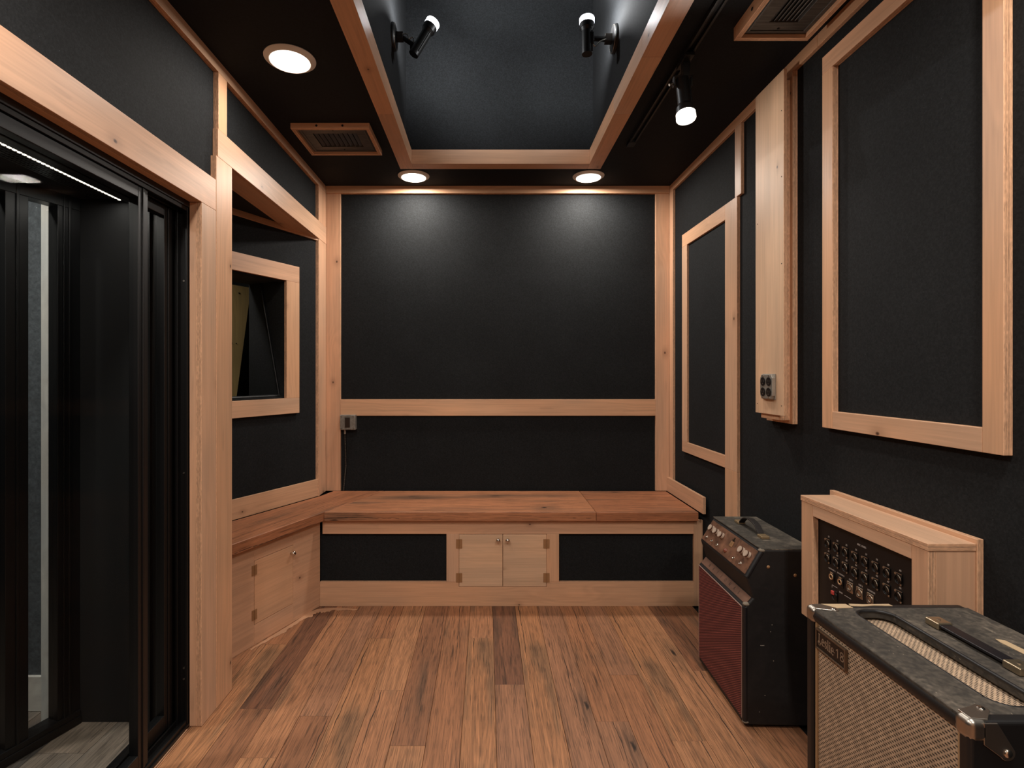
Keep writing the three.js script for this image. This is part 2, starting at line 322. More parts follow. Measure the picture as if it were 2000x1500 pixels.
// ---- left wall (door side)
{
  const w = grp('wall_left', 'black cloth wall with maple trim above the glass door', 'wall', [0, 0, 0], S);
  plain(w, 'wall_core', [-1.30, -1.075], [0.68, CE], [-1.6, 2.15], blackPaint, 0);
  plain(w, 'wall_core', [-1.30, -1.075], [0.90, CE], [2.15, DW + 0.018], blackPaint, 0);
  plain(w, 'cloth_panel', [-1.0745, XLf], [0.73, 1.18], [-1.6, 2.06], cloth, 0);
  plain(w, 'cloth_panel', [-1.0745, XLf], [0.93, 1.18], [2.06, DW + 0.018], cloth, 0);
  board(w, 'trim_board', [-1.0745, XL], [1.168, CE], [-1.6, 1.2], 'x', 'z');
  board(w, 'trim_board', [-1.0745, XL], [1.168, CE], [1.201, DW - 0.0205], 'x', 'z');
  board(w, 'trim_board', [-1.0745, XL], [0.9475, 1.1675], [2.056, 2.123], 'x', 'y');
  board(w, 'trim_board', [-1.0745, XL], [0.748, 0.842], [2.056, 2.162], 'x', 'y');
  board(w, 'trim_board', [-1.0745, XL], [0.9475, 1.1675], [3.285, DW - 0.013], 'x', 'y');
  // header over the niche and its soffit
  board(w, 'header_board', [-1.054, XL + 0.001], [0.8385, 0.947], [2.050, DW - 0.013], 'x', 'z');
  board(w, 'soffit_board', [-1.157, -1.0545], [0.8385, 0.857], [2.07, 3.26], 'y', 'z');
  plain(w, 'niche_ceiling', [-1.9, -1.056], [0.8575, 0.90], [2.07, 3.5], blackPaint, 0);
  // door casing: header and upright, then the wider post
  board(w, 'casing_board', [-1.0555, XL], [0.626, 0.744], [-1.6, 0.9], 'x', 'z');
  board(w, 'casing_board', [-1.0555, XL], [0.626, 0.744], [0.901, 2.0365], 'x', 'z');
  board(w, 'casing_board', [-1.0555, XL], [-1.2795, 0.6255], [1.935, 2.0365], 'x', 'y');
  board(w, 'post_board', [-1.0555, XL + 0.001], [-1.2795, 0.838], [2.0375, 2.163], 'x', 'y');
  board(w, 'liner_board', [-1.0795, -1.056], [0.6265, 0.65], [-1.6, 1.935], 'y', 'z');
  board(w, 'liner_board', [-1.0795, -1.056], [-1.2795, 0.626], [1.936, 1.955], 'z', 'y');
  plain(w, 'wall_core', [-1.29, -1.058], [-1.28, 0.838], [1.9555, 2.06], blackPaint, 0);
  plain(w, 'cloth_panel', [-1.30, XLf], [-1.28, 0.626], [-1.6, 0.22], cloth, 0);
  board(w, 'trim_board', [-1.0745, XL], [-0.752, 0.8375], [3.285, DW - 0.013], 'x', 'y');
}
// ---- right wall
{
  const w = grp('wall_right', 'black cloth wall with maple trim and hanging frames', 'wall', [0, 0, 0], S);
  plain(w, 'wall_core', [XRf + 0.001, 1.3], [-1.28, CE], [-1.6, DW + 0.1], blackPaint, 0);
  plain(w, 'cloth_panel', [XRf - 0.004, XRf + 0.0005], [-1.28, 1.18], [-1.6, DW + 0.017], cloth, 0);
  board(w, 'trim_board', [XR, XRf - 0.0045], [1.168, CE], [1.9, DW - 0.0205], 'x', 'z');
  board(w, 'trim_board', [XR, XRf - 0.0045], [1.168, CE], [-1.6, 1.899], 'x', 'z');
  board(w, 'trim_board', [XR, XRf - 0.0045], [-0.7515, 1.1675], [3.37, DW - 0.013], 'x', 'y');
  board(w, 'trim_board', [XR, XRf - 0.0045], [0.8385, 1.1675], [2.469, 2.53], 'x', 'y');
}
// ---- wall behind the lens
{
  const w = grp('wall_front', 'maple panelled wall closing the booth', 'wall', [0, 0, 0], S);
  for (let i = 0; i < 4; i++) board(w, 'wall_board', [-1.3 + i * 0.65, -0.652 + i * 0.65], [-1.28, CE], [-1.62, -1.6], 'z', 'y');
  plain(w, 'wall_core', [-1.3, 1.3], [-1.28, CE], [-1.7, -1.621], blackPaint, 0);
}
// ---- angled wall with the window, in its own axes: x towards the far corner, z into the room
const ANG = 64 * Math.PI / 180;
{
  const w = grp('wall_angled', 'black cloth angled wall around the control window', 'wall', [-1.032, EYE, -3.3016], { kind: 'structure', turn: ANG });
  const bd = (name, x0, x1, y0, y1, z0, z1, th, gr) => boardL(w, name, x0, x1, y0, y1, z0, z1, th, gr);
  // cloth around the window opening (t 0.27 .. 1.06, y -0.138 .. 0.5377)
  const cl = (x0, x1, y0, y1) => plainL(w, 'cloth_panel', x0, x1, y0, y1, -0.05, -0.012, cloth, 0);
  cl(-0.27, 0.0, -0.80, 0.87); cl(-1.36, -1.06, -0.80, 0.87); cl(-1.06, -0.27, 0.53, 0.87); cl(-1.06, -0.27, -0.80, -0.13);
  bd('baseboard', -1.36, 0.0, -0.752, -0.647, -0.0115, 0.0, 'z', 'x');
  bd('trim_board', -1.36, -0.012, 0.825, 0.857, -0.0115, 0.0, 'z', 'x');
}
{
  const w = grp('window_1', 'wood framed control window with slanted glass in angled wall', 'window', [-1.032, EYE, -3.3016], { kind: 'structure', turn: ANG });
  const x0 = -1.155, x1 = -0.1762, a = -1.058, b = -0.2733, z = [-0.0115, 0.008];
  boardL(w, 'frame_board', x0, x1, 0.5377, 0.6316, ...z, 'z', 'x');
  boardL(w, 'frame_board', x0, x1, -0.2267, -0.138, ...z, 'z', 'x');
  boardL(w, 'frame_board', b, x1, -0.1375, 0.5372, ...z, 'z', 'y');
  boardL(w, 'frame_board', x0, a, -0.1375, 0.5372, ...z, 'z', 'y');
  const de = -0.30;
  plainL(w, 'reveal', a - 0.02, b + 0.02, 0.5377, 0.56, de, -0.012, blackPaint, 0);
  plainL(w, 'reveal', a - 0.02, b + 0.02, -0.16, -0.138, de, -0.012, blackPowder, 0);
  plainL(w, 'reveal', b, b + 0.02, -0.138, 0.5377, de, -0.012, cloth, 0);
  plainL(w, 'reveal', a - 0.02, a, -0.138, 0.5377, de, -0.012, cloth, 0);
  // glass leaning towards the room at its foot
  const lean = [[-0.20, 0.5377], [-0.045, -0.125]];
  const gg = new THREE.BufferGeometry();
  const q = [[a, lean[1][1], lean[1][0]], [b, lean[1][1], lean[1][0]], [b, lean[0][1], lean[0][0]], [a, lean[0][1], lean[0][0]]];
  gg.setAttribute('position', new THREE.Float32BufferAttribute([0, 1, 2, 0, 2, 3].flatMap(i => q[i]), 3)); gg.setAttribute('uv', new THREE.Float32BufferAttribute(12, 2)); gg.computeVertexNormals();
  mesh(w, 'glass_pane', gg, pane);
  const A = (x, i, o = 0) => new THREE.Vector3(x, lean[i][1], lean[i][0] + o);
  mesh(w, 'glass_bead', rod(A(b - 0.006, 1), A(b - 0.006, 0), 0.006, 4), blackAlu);
  mesh(w, 'glass_bead', rod(A(a + 0.006, 1), A(a + 0.006, 0), 0.006, 4), blackAlu);
  mesh(w, 'glass_bead', rod(A(a, 1), A(b, 1), 0.009, 4), std({ color: 0x2c2d2d, roughness: 0.4 }));
}
// control room behind the window: black shell with a tan ply panel
{
  const c = grp('wall_beyond', 'dark shell of the control room behind the slanted glass', 'wall', [-1.032, EYE, -3.3016], { kind: 'structure', turn: ANG });
  plainL(c, 'shell', -1.38, 0.05, -0.8, 0.95, -0.95, -0.90, blackPaint, 0);
  plainL(c, 'shell', 0.02, 0.05, -0.8, 0.95, -0.90, -0.31, blackPaint, 0);
  plainL(c, 'shell', -1.38, 0.02, 0.9, 0.95, -0.90, -0.06, blackPaint, 0);
  plainL(c, 'shell', -1.38, 0.02, -0.85, -0.8, -0.90, -0.06, blackPaint, 0);
}

// ---- vestibule and second room behind the sliding glass door
const D2 = { x: -1.5, d: 1.96, s: 0.35 };      // line of the inner door: X = x - s * (d - D)
{
  const f = grp('floor_vestibule', 'grey brown plank floor beyond the sliding glass door', 'floor', [0, 0, 0], S);
  plainL(f, 'subfloor', -3.2, -1.19, -0.06, -0.0135, -2.1, 1.0, blackPaint, 0);
  for (let k = 0; k < 11; k++) {
    const xa = -1.192 - (k + 1) * 0.165, xb = -1.192 - k * 0.165, e = [2.05, [1.62, 1.8, 1.5, 1.75][k % 4], 0.6, -0.8];
    for (let i = 0; i < 3; i++) mesh(f, 'plank', project(boxAt(xa + 0.0008, xb - 0.0008, -0.013, -0.0005, -e[i] + 0.0008, -e[i + 1] - 0.0008, 0.001), 'y', 'z', 1 / 1.6, 1 / 0.17, [rr(0, 9), -xa], false), greyOak[(k * 2 + i) % 3]);
  }
  const w = grp('wall_vestibule', 'black wall at the end of the vestibule behind glass', 'wall', [0, 0, 0], S);
  plain(w, 'wall_core', [-1.60, -1.2905], [-1.28, 0.66], [1.96, 2.07], blackPaint, 0);
  plain(w, 'vestibule_ceiling', [-1.62, -1.10], [0.645, 0.66], [-1.0, 1.96], blackPaint, 0);
  plain(w, 'closing_wall', [-3.2, -1.10], [-1.28, 1.2], [-1.05, -1.0], blackPaint, 0);
  const r = grp('wall_hall', 'grey cloth wall with white base and corner boards seen through both doors', 'wall', [0, 0, 0], S);
  plain(r, 'cloth_panel', [-3.2, -1.60], [-1.28, 1.2], [2.035, 2.09], std({ map: tex(256, 256, (u, v, i, j) => { const l = 84 * (1 + (fbm(u * 90, v * 90, 90, 90, 5, 2) - 0.5) * 0.35 + (hash(i, j, 9) - 0.5) * 0.2); return [l * 0.95, l, l * 1.05]; }), roughness: 0.95 }), 0);
  plainL(r, 'baseboard', -3.2, -1.6322, 0.0005, 0.132, -2.0345, -2.02, offWhite);
  plainL(r, 'corner_board', -1.6315, -1.592, 0.0005, 2.3, -2.0345, -1.95, offWhite);
  plainL(r, 'wall_board', -2.4, -1.826, EYE - 0.10, EYE + 0.62, -2.0345, -2.018, offWhite);
  plain(r, 'hall_ceiling', [-3.2, -1.62], [1.2, 1.25], [-1.05, 2.09], blackPaint, 0);
  plain(r, 'far_wall', [-3.25, -3.2], [-1.28, 1.2], [-1.05, 2.09], blackPaint, 0);
}
function doorPanel(parent, x, d0, d1, th, st, y0, y1) {     // stiles, rails and a pane in a plane across x
  for (const [a, b] of [[d0, d0 + st], [d1 - st, d1]]) {
    mesh(parent, 'stile', bxs([[x - th / 2, x + th / 2, y0, y1, -b, -a, 0.002], [x - th / 2 - 0.004, x + th / 2 + 0.004, y0, y1, -(a + b) / 2 - 0.006, -(a + b) / 2 + 0.006, 0.002]]), blackAlu);
  }
  mesh(parent, 'rail', boxAt(x - th / 2, x + th / 2, y0, y0 + 0.055, -d1 + st, -d0 - st, 0.002), blackAlu);
  mesh(parent, 'rail', boxAt(x - th / 2, x + th / 2, y1 - 0.035, y1, -d1 + st, -d0 - st, 0.002), blackAlu);
  const g = new THREE.PlaneGeometry(d1 - d0 - 2 * st, y1 - y0 - 0.09); g.rotateY(Math.PI / 2); g.translate(x, (y0 + 0.055 + y1 - 0.035) / 2, -(d0 + d1) / 2);
  mesh(parent, 'glass_pane', g, pane);
}
{
  const d = grp('door_1', 'black aluminium sliding glass door in maple casing', 'door', [0, 0, 0], S);
  const top = EYE + 0.626;
  // threshold with running tracks, head track, end jamb
  mesh(d, 'threshold', bxs([[-1.19, -1.08, 0, 0.012, -1.955, 0.2, 0.001], [-1.094, -1.086, 0.012, 0.026, -1.93, 0.2, 0.001], [-1.124, -1.118, 0.012, 0.03, -1.93, 0.2, 0.001], [-1.158, -1.152, 0.012, 0.03, -1.93, 0.2, 0.001], [-1.19, -1.18, 0.012, 0.034, -1.93, 0.2, 0.001]]), blackAlu);
  mesh(d, 'head_track', bxs([[-1.27, -1.08, top - 0.02, top + 0.02, -1.955, 0.2, 0.001], [-1.094, -1.085, top - 0.034, top - 0.02, -1.955, 0.2, 0.001], [-1.126, -1.117, top - 0.034, top - 0.02, -1.955, 0.2, 0.001], [-1.19, -1.16, top - 0.036, top - 0.02, -1.955, 0.2, 0.001]]), blackAlu);
  const ribs = []; for (const [x, p] of [[-1.087, 0.012], [-1.118, 0.02], [-1.150, 0.02], [-1.186, 0.026], [-1.222, 0.014], [-1.252, 0.018]]) ribs.push([x - 0.004, x + 0.004, 0.012, top - 0.02, -1.94, -1.94 + p, 0.001]);
  mesh(d, 'end_jamb', bxs([[-1.289, -1.08, 0.012, top - 0.02, -1.955, -1.94, 0.001], ...ribs]), blackAlu);
  for (const y of [0.17, 0.21, 0.92, 1.62]) mesh(d, 'screw', rod(new THREE.Vector3(-1.102, y, -1.9405), new THREE.Vector3(-1.102, y, -1.938), 0.0035, 10), steel);
  // two sliding leaves
  const leaf = (name, x, a, b) => { const g = new THREE.Group(); g.name = name; d.add(g); doorPanel(g, x, a, b, 0.030, 0.048, 0.030, top - 0.036); return g; };
  leaf('sliding_leaf', -1.105, 0.45, 1.715);
  leaf('sliding_leaf', -1.142, 0.62, 1.912);
}
{
  const d = grp('door_2', 'second black framed glass door set askew across the vestibule', 'door', [D2.x, 0, -D2.d], { kind: 'structure', turn: -Math.atan(D2.s) });
  // local z runs back towards the lens, local x stays across
  const top = EYE + 0.655, L = 2.4;
  mesh(d, 'stile', bxs([[-0.045, 0.005, 0, top, -0.002, 0.075, 0.002], [-0.05, 0.01, 0, top, 0.03, 0.04, 0.002], [-0.05, 0.01, 0, top, 0.052, 0.058, 0.002]]), blackAlu);
  mesh(d, 'stile', bxs([[-0.045, 0.005, 0, top, 0.165, 0.232, 0.002], [-0.05, 0.01, 0, top, 0.193, 0.203, 0.002]]), blackAlu);
  mesh(d, 'rail', bxs([[-0.05, 0.012, 0, 0.05, 0, L, 0.002], [-0.03, 0.016, 0, 0.03, 0, L, 0.002]]), blackAlu);
  mesh(d, 'rail', boxAt(-0.045, 0.008, top - 0.055, top, 0, L, 0.002), blackAlu);
  for (const [a, b] of [[0.075, 0.165], [0.232, L]]) { const g = new THREE.PlaneGeometry(b - a, top - 0.105); g.rotateY(Math.PI / 2); g.translate(-0.02, (0.05 + top - 0.055) / 2, (a + b) / 2); mesh(d, 'glass_pane', g, pane); }
}

// ================================================================= THINGS
// ---- tan ply panel in the control room and the lamp that lights it
{
  const p = grp('plywood_panel', 'tan plywood panel with slanting edge seen through the control window', 'panel', [-1.032, EYE, -3.3016], { turn: ANG });
  const s = new THREE.Shape([[-1.4, -0.75], [-0.21, -0.75], [-0.114, -0.123], [-0.006, 0.578], [-1.4, 0.578]].map(a => new THREE.Vector2(...a)));
  const g = new THREE.ExtrudeGeometry(s, { depth: 0.02, bevelEnabled: false }); g.translate(0, 0, -0.62);
  mesh(p, 'sheet', project(g, 'z', 'y', 1 / 1.6, 1 / 0.4, [0, 0], false), tanPanel);
  for (const [x, y] of [[-0.10, 0.53], [-0.12, 0.2], [-0.155, 0.2], [-0.16, -0.05]]) mesh(p, 'nail', new THREE.CylinderGeometry(0.004, 0.004, 0.004, 8).rotateX(Math.PI / 2).translate(x, y, -0.5995), blackPaint);
}
// ---- recessed ceiling lights
function downlight(label, x, D, Y = CE, I = DOWN_I, r = 0.078) {
  const g = grp('recessed_downlight', label, 'ceiling light', [x, EYE + Y, -D], { group: 'recessed ceiling downlights' });
  const k = r / 0.078;
  mesh(g, 'trim_ring', new THREE.LatheGeometry([[0.074, -0.013], [0.077, -0.0145], [0.081, -0.0135], [0.0955, -0.004], [0.096, -0.0003], [0.074, -0.0003]].map(a => new THREE.Vector2(a[0] * k, a[1])), 48), trimWhite);
  mesh(g, 'lens', cyl(0.0735 * k, 0.0735 * k, 0.006, 48).translate(0, -0.0125, 0), glow);
  {
    const l = new THREE.RectAreaLight(LED, I, 0.136, 0.136); l.name = 'downlight_glow';
    l.position.set(0, -0.018, 0); l.rotation.x = -Math.PI / 2; g.add(l);
  }
  return g;
}
downlight('lit round ceiling downlight beside the maple framed air vent by the door wall', -0.754, 2.045, CE, DOWN_I * 0.42);
downlight('lit round ceiling downlight above the back wall near the metal switch box', -0.444, 3.252);
downlight('lit round ceiling downlight above the back wall near the lighting track end', 0.624, 3.256);
downlight('lit round ceiling downlight over the camera side of the glass door', -0.754, 0.72, CE, DOWN_I * 1.45);
downlight('lit round ceiling downlight over the speaker cabinet side of the room', 0.90, 0.62, CE, DOWN_I * 1.45);
downlight('lit round ceiling downlight near the closing wall on the door side', -0.754, -0.60, CE, DOWN_I * 1.45);
downlight('lit round ceiling downlight near the closing wall on the amplifier side', 0.90, -0.60, CE, DOWN_I * 1.45);
downlight('lit ceiling light in the hall beyond both glass doors', -2.1, 1.35, 1.2, 420);
{
  const g = grp('recessed_downlight', 'lit ceiling light in the control room behind the slanted glass', 'ceiling light', [-1.032, EYE, -3.3016], { turn: ANG });
  mesh(g, 'lens', cyl(0.07, 0.07, 0.008, 32).translate(-0.9, 0.893, -0.42), glow);
  const l = new THREE.SpotLight(LED, 7, 0, 1.3, 0.7, 2); l.name = 'downlight_beam'; l.position.set(-0.9, 0.875, -0.42); l.target.position.set(-0.7, 0, -0.5); l.shadow.radius = 3; l.castShadow = true; g.add(l, l.target);
}
// ---- lamp heads
function bulbHead(parent, a, b, light, I, cone, aim) {   // body from a (tail) to b (glowing end)
  const d = b.clone().sub(a).normalize(), L = a.distanceTo(b), at = (t) => a.clone().addScaledVector(d, t * L);
  const body = mesh(parent, 'lamp_body', mergeGeometries([rod(at(0), at(0.62), 0.0245, 28), rod(at(0.62), at(0.70), 0.0245, 28, 0.031), rod(at(0.70), at(0.83), 0.0325, 28, 0.034)].map(g => g.toNonIndexed())), blackPowder);
  mesh(body, 'fin', rod(at(0.05), at(0.6), 0.004, 8).translate(0.021, 0, 0.014), blackPowder);
  const pr = [[0, 0], [0.032, 0], [0.035, 0.002], [0.0355, 0.024], [0.033, 0.028], [0, 0.029]].map(q => new THREE.Vector2(...q));
  const bulb = new THREE.LatheGeometry(pr, 32), q = new THREE.Quaternion().setFromUnitVectors(new THREE.Vector3(0, 1, 0), d), s = at(0.83);
  mesh(parent, 'bulb', bulb.applyQuaternion(q).translate(s.x, s.y, s.z), light);
  const l = new THREE.PointLight(aim.color, I, 0, 2); l.name = 'lamp_glow'; l.position.copy(s).addScaledVector(d, 0.016); l.shadow.radius = 0.6; l.castShadow = true; parent.add(l);
  const b2 = new THREE.SpotLight(aim.color, I * (aim.beam ?? 3), 0, cone, 0.8, 2); b2.name = 'lamp_beam'; b2.position.copy(s).addScaledVector(d, 0.045); b2.target.position.copy(b2.position).add(d); b2.shadow.radius = 1.6; b2.castShadow = true; parent.add(b2, b2.target);
}
{
  const P = (x, Y, D) => new THREE.Vector3(x, Y, -D);
  const mk = (label, x, Y, D, sx) => {      // plate on a well wall; sx = +1 looks to +x
    const g = grp('wall_spotlight', label, 'spotlight', [x, EYE + Y, -D], { group: 'spotlights on the well walls' });
    const plate = new THREE.LatheGeometry([[0, 0.018], [0.05, 0.018], [0.061, 0.013], [0.064, 0.005], [0.064, 0]].map(a => new THREE.Vector2(...a)), 40).rotateZ(-sx * Math.PI / 2);
    const p = mesh(g, 'wall_plate', plate, blackPowder);
    mesh(p, 'plate_rim', new THREE.TorusGeometry(0.0585, 0.0016, 8, 40).rotateY(Math.PI / 2).translate(sx * 0.0145, 0, 0), steel);
    mesh(g, 'swivel_block', bxs([[Math.min(sx * 0.018, sx * 0.052), Math.max(sx * 0.018, sx * 0.052), -0.018, 0.018, -0.017, 0.017, 0.002]]), std({ color: 0x37322e, roughness: 0.35, metalness: 0.5 }));
    return g;
  };
  const l = mk('black spotlight with tilted lamp on well wall above the ceiling vent', -0.462, 1.666, 2.63, 1);
  mesh(l, 'arm', rod(P(0.05, -0.005, 0), P(0.112, -0.052, -0.01), 0.011, 14), blackPowder);
  mesh(l, 'wire', new THREE.TubeGeometry(new THREE.CatmullRomCurve3([P(0.05, 0.002, -0.02), P(0.075, -0.005, -0.03), P(0.085, -0.03, -0.03), P(0.10, -0.02, -0.03), P(0.108, -0.05, -0.03)]), 24, 0.0028, 6), steel);
  mesh(l, 'yoke', bxs([[0.088, 0.13, -0.085, -0.04, -0.018, 0.028, 0.003]]), blackPowder);
  bulbHead(l, P(0.106, -0.105, -0.03), P(0.205, 0.075, -0.01), glowCool, SPOT_I, 1.0, { color: COOL });
  const r = mk('black spotlight with upright lamp on well wall beside the lighting track', 0.613, 1.59, 2.526, -1);
  mesh(r, 'arm', rod(P(-0.05, 0.0, 0), P(-0.13, -0.008, -0.02), 0.012, 14), blackPowder);
  mesh(r, 'wire', new THREE.TubeGeometry(new THREE.CatmullRomCurve3([P(-0.05, -0.012, -0.02), P(-0.08, -0.03, -0.03), P(-0.105, -0.055, -0.035), P(-0.118, -0.04, -0.04), P(-0.112, -0.025, -0.04)]), 24, 0.003, 6), steel);
  mesh(r, 'yoke', bxs([[-0.145, -0.112, -0.05, 0.006, 0.0, 0.05, 0.003]]), blackPowder);
  bulbHead(r, P(-0.141, -0.09, -0.03), P(-0.141, 0.085, -0.025), glowCool, SPOT_I, 1.0, { color: COOL });
}
{
  const t = grp('lighting_track', 'black lighting track along the ceiling beside the well', 'track', [0.755, EYE + CE, 0]);
  mesh(t, 'track_rail', bxs([[-0.017, 0.017, -0.006, 0, -2.74, -0.2, 0.001], [-0.017, -0.0085, -0.018, -0.006, -2.74, -0.2, 0.001], [0.0085, 0.017, -0.018, -0.006, -2.74, -0.2, 0.001]]), blackPowder);
  mesh(t, 'end_cap', boxAt(-0.019, 0.019, -0.02, 0, -2.80, -2.741, 0.002), blackPowder);
  const s = grp('track_spotlight', 'black spotlight hanging lit from the ceiling lighting track', 'spotlight', [0.742, EYE + CE, -2.02]);
  mesh(s, 'adapter', bxs([[-0.004, 0.03, -0.032, -0.0185, -0.05, 0.05, 0.002], [0.0, 0.026, -0.085, -0.032, -0.012, 0.012, 0.002]]), blackPowder);
  mesh(s, 'yoke', bxs([[-0.034, -0.029, -0.125, -0.085, -0.008, 0.012, 0.001], [-0.034, 0.036, -0.09, -0.085, -0.008, 0.012, 0.001], [0.031, 0.036, -0.125, -0.085, -0.008, 0.012, 0.001]]), blackPowder);
  mesh(s, 'knob', rod(new THREE.Vector3(-0.05, -0.118, 0.004), new THREE.Vector3(-0.034, -0.112, 0.002), 0.005, 10), steel);
  bulbHead(s, new THREE.Vector3(0.0, -0.095, 0.0), new THREE.Vector3(0.006, -0.262, 0.028), glow, TRACK_I, 1.0, { color: LED, beam: 4 });
}
// ---- ceiling vents
function vent(label, x0, x1, D0, D1, h, slatAxis, holesOn, n) {
  const g = grp('air_vent', label, 'air vent', [0, EYE + CE, 0], { group: 'maple framed ceiling vents' });
  const f = 0.018, y = [-h, -0.0004];
  const B = (a, b, c, d, gr) => boardL(g, 'frame_board', a, b, y[0], y[1], c, d, gr === 'x' ? 'z' : 'x', gr, undefined, 0.001);
  B(x0, x1, -D0 - f, -D0, 'x'); B(x0, x1, -D1, -D1 + f, 'x'); B(x0, x0 + f, -D1 + f + 0.0003, -D0 - f - 0.0003, 'z'); B(x1 - f, x1, -D1 + f + 0.0003, -D0 - f - 0.0003, 'z');
  const ix0 = x0 + f + 0.001, ix1 = x1 - f - 0.001, iz0 = -D1 + f + 0.001, iz1 = -D0 - f - 0.001, m = 0.062, py = -h + 0.012;
  const ring = (a, b) => [[ix0, ix1, py, py + a, iz1 - b, iz1, 0.001], [ix0, ix1, py, py + a, iz0, iz0 + b, 0.001], [ix0, ix0 + b, py, py + a, iz0 + b, iz1 - b, 0.001], [ix1 - b, ix1, py, py + a, iz0 + b, iz1 - b, 0.001]];
  const faceG = bxs(ring(0.004, m)); { const p = faceG.attributes.position, uv = faceG.attributes.uv; for (let i = 0; i < p.count; i++) uv.setXY(i, p.getX(i) * 4, p.getZ(i) * 4); }
  const plate = mesh(g, 'register_plate', faceG, greyMetal);
  const lip = bxs([[ix0 + 0.012, ix1 - 0.012, py - 0.003, py, iz1 - 0.02, iz1 - 0.014, 0.001], [ix0 + 0.012, ix1 - 0.012, py - 0.003, py, iz0 + 0.014, iz0 + 0.02, 0.001], [ix0 + 0.012, ix0 + 0.018, py - 0.003, py, iz0 + 0.02, iz1 - 0.02, 0.001], [ix1 - 0.018, ix1 - 0.012, py - 0.003, py, iz0 + 0.02, iz1 - 0.02, 0.001]]);
  mesh(plate, 'pressed_lip', lip, slatMetal);
  const a0 = ix0 + m, a1 = ix1 - m, b0 = iz0 + m, b1 = iz1 - m, dh = 0.32, w = 0.0015;
  mesh(g, 'duct', bxs([[a0 - w, a0, py + 0.004, dh, b0 - w, b1 + w, 0], [a1, a1 + w, py + 0.004, dh, b0 - w, b1 + w, 0], [a0, a1, py + 0.004, dh, b0 - w, b0, 0], [a0, a1, py + 0.004, dh, b1, b1 + w, 0], [a0 - w, a1 + w, dh, dh + w, b0 - w, b1 + w, 0]]), slatMetal, 'grey sheet metal duct');
  for (let i = 0; i < n; i++) {
    const xx = a0 + (i + 0.5) * (a1 - a0) / n, sg = new THREE.BoxGeometry((a1 - a0) / n * 0.72, 0.0022, b1 - b0 - 0.002).rotateZ(0.5).translate(xx, py + 0.006, (b0 + b1) / 2);
    mesh(g, 'slat', sg, slatMetal);
  }
  for (const zz of [iz0 + 0.03, iz1 - 0.03]) mesh(g, 'screw', cyl(0.004, 0.004, 0.003, 10).translate((ix0 + ix1) / 2, py - 0.001, zz), blackPowder);
  for (const q of holesOn === 'near' ? [0.33, 0.66] : [0.25, 0.55, 0.85]) {
    const hg = cyl(0.0055, 0.0055, 0.002, 14);
    if (holesOn === 'near') hg.rotateX(Math.PI / 2).translate(x0 + (x1 - x0) * q, -h * 0.5, -D0 + 0.0003); else hg.rotateZ(Math.PI / 2).translate(x0 - 0.0003, -h * 0.5, -D1 + (D1 - D0) * q * 0.9 + 0.03);
    mesh(g, 'screw_hole', hg, blackPaint);
  }
}
vent('maple framed grey air vent in the ceiling between downlight and niche', -0.945, -0.565, 2.567, 2.885, 0.028, 'z', 'near', 9);
vent('maple framed grey louvred air vent hanging above the wall trim by the tall frame', 0.866, 1.124, 1.42, 1.865, 0.046, 'z', 'side', 7);

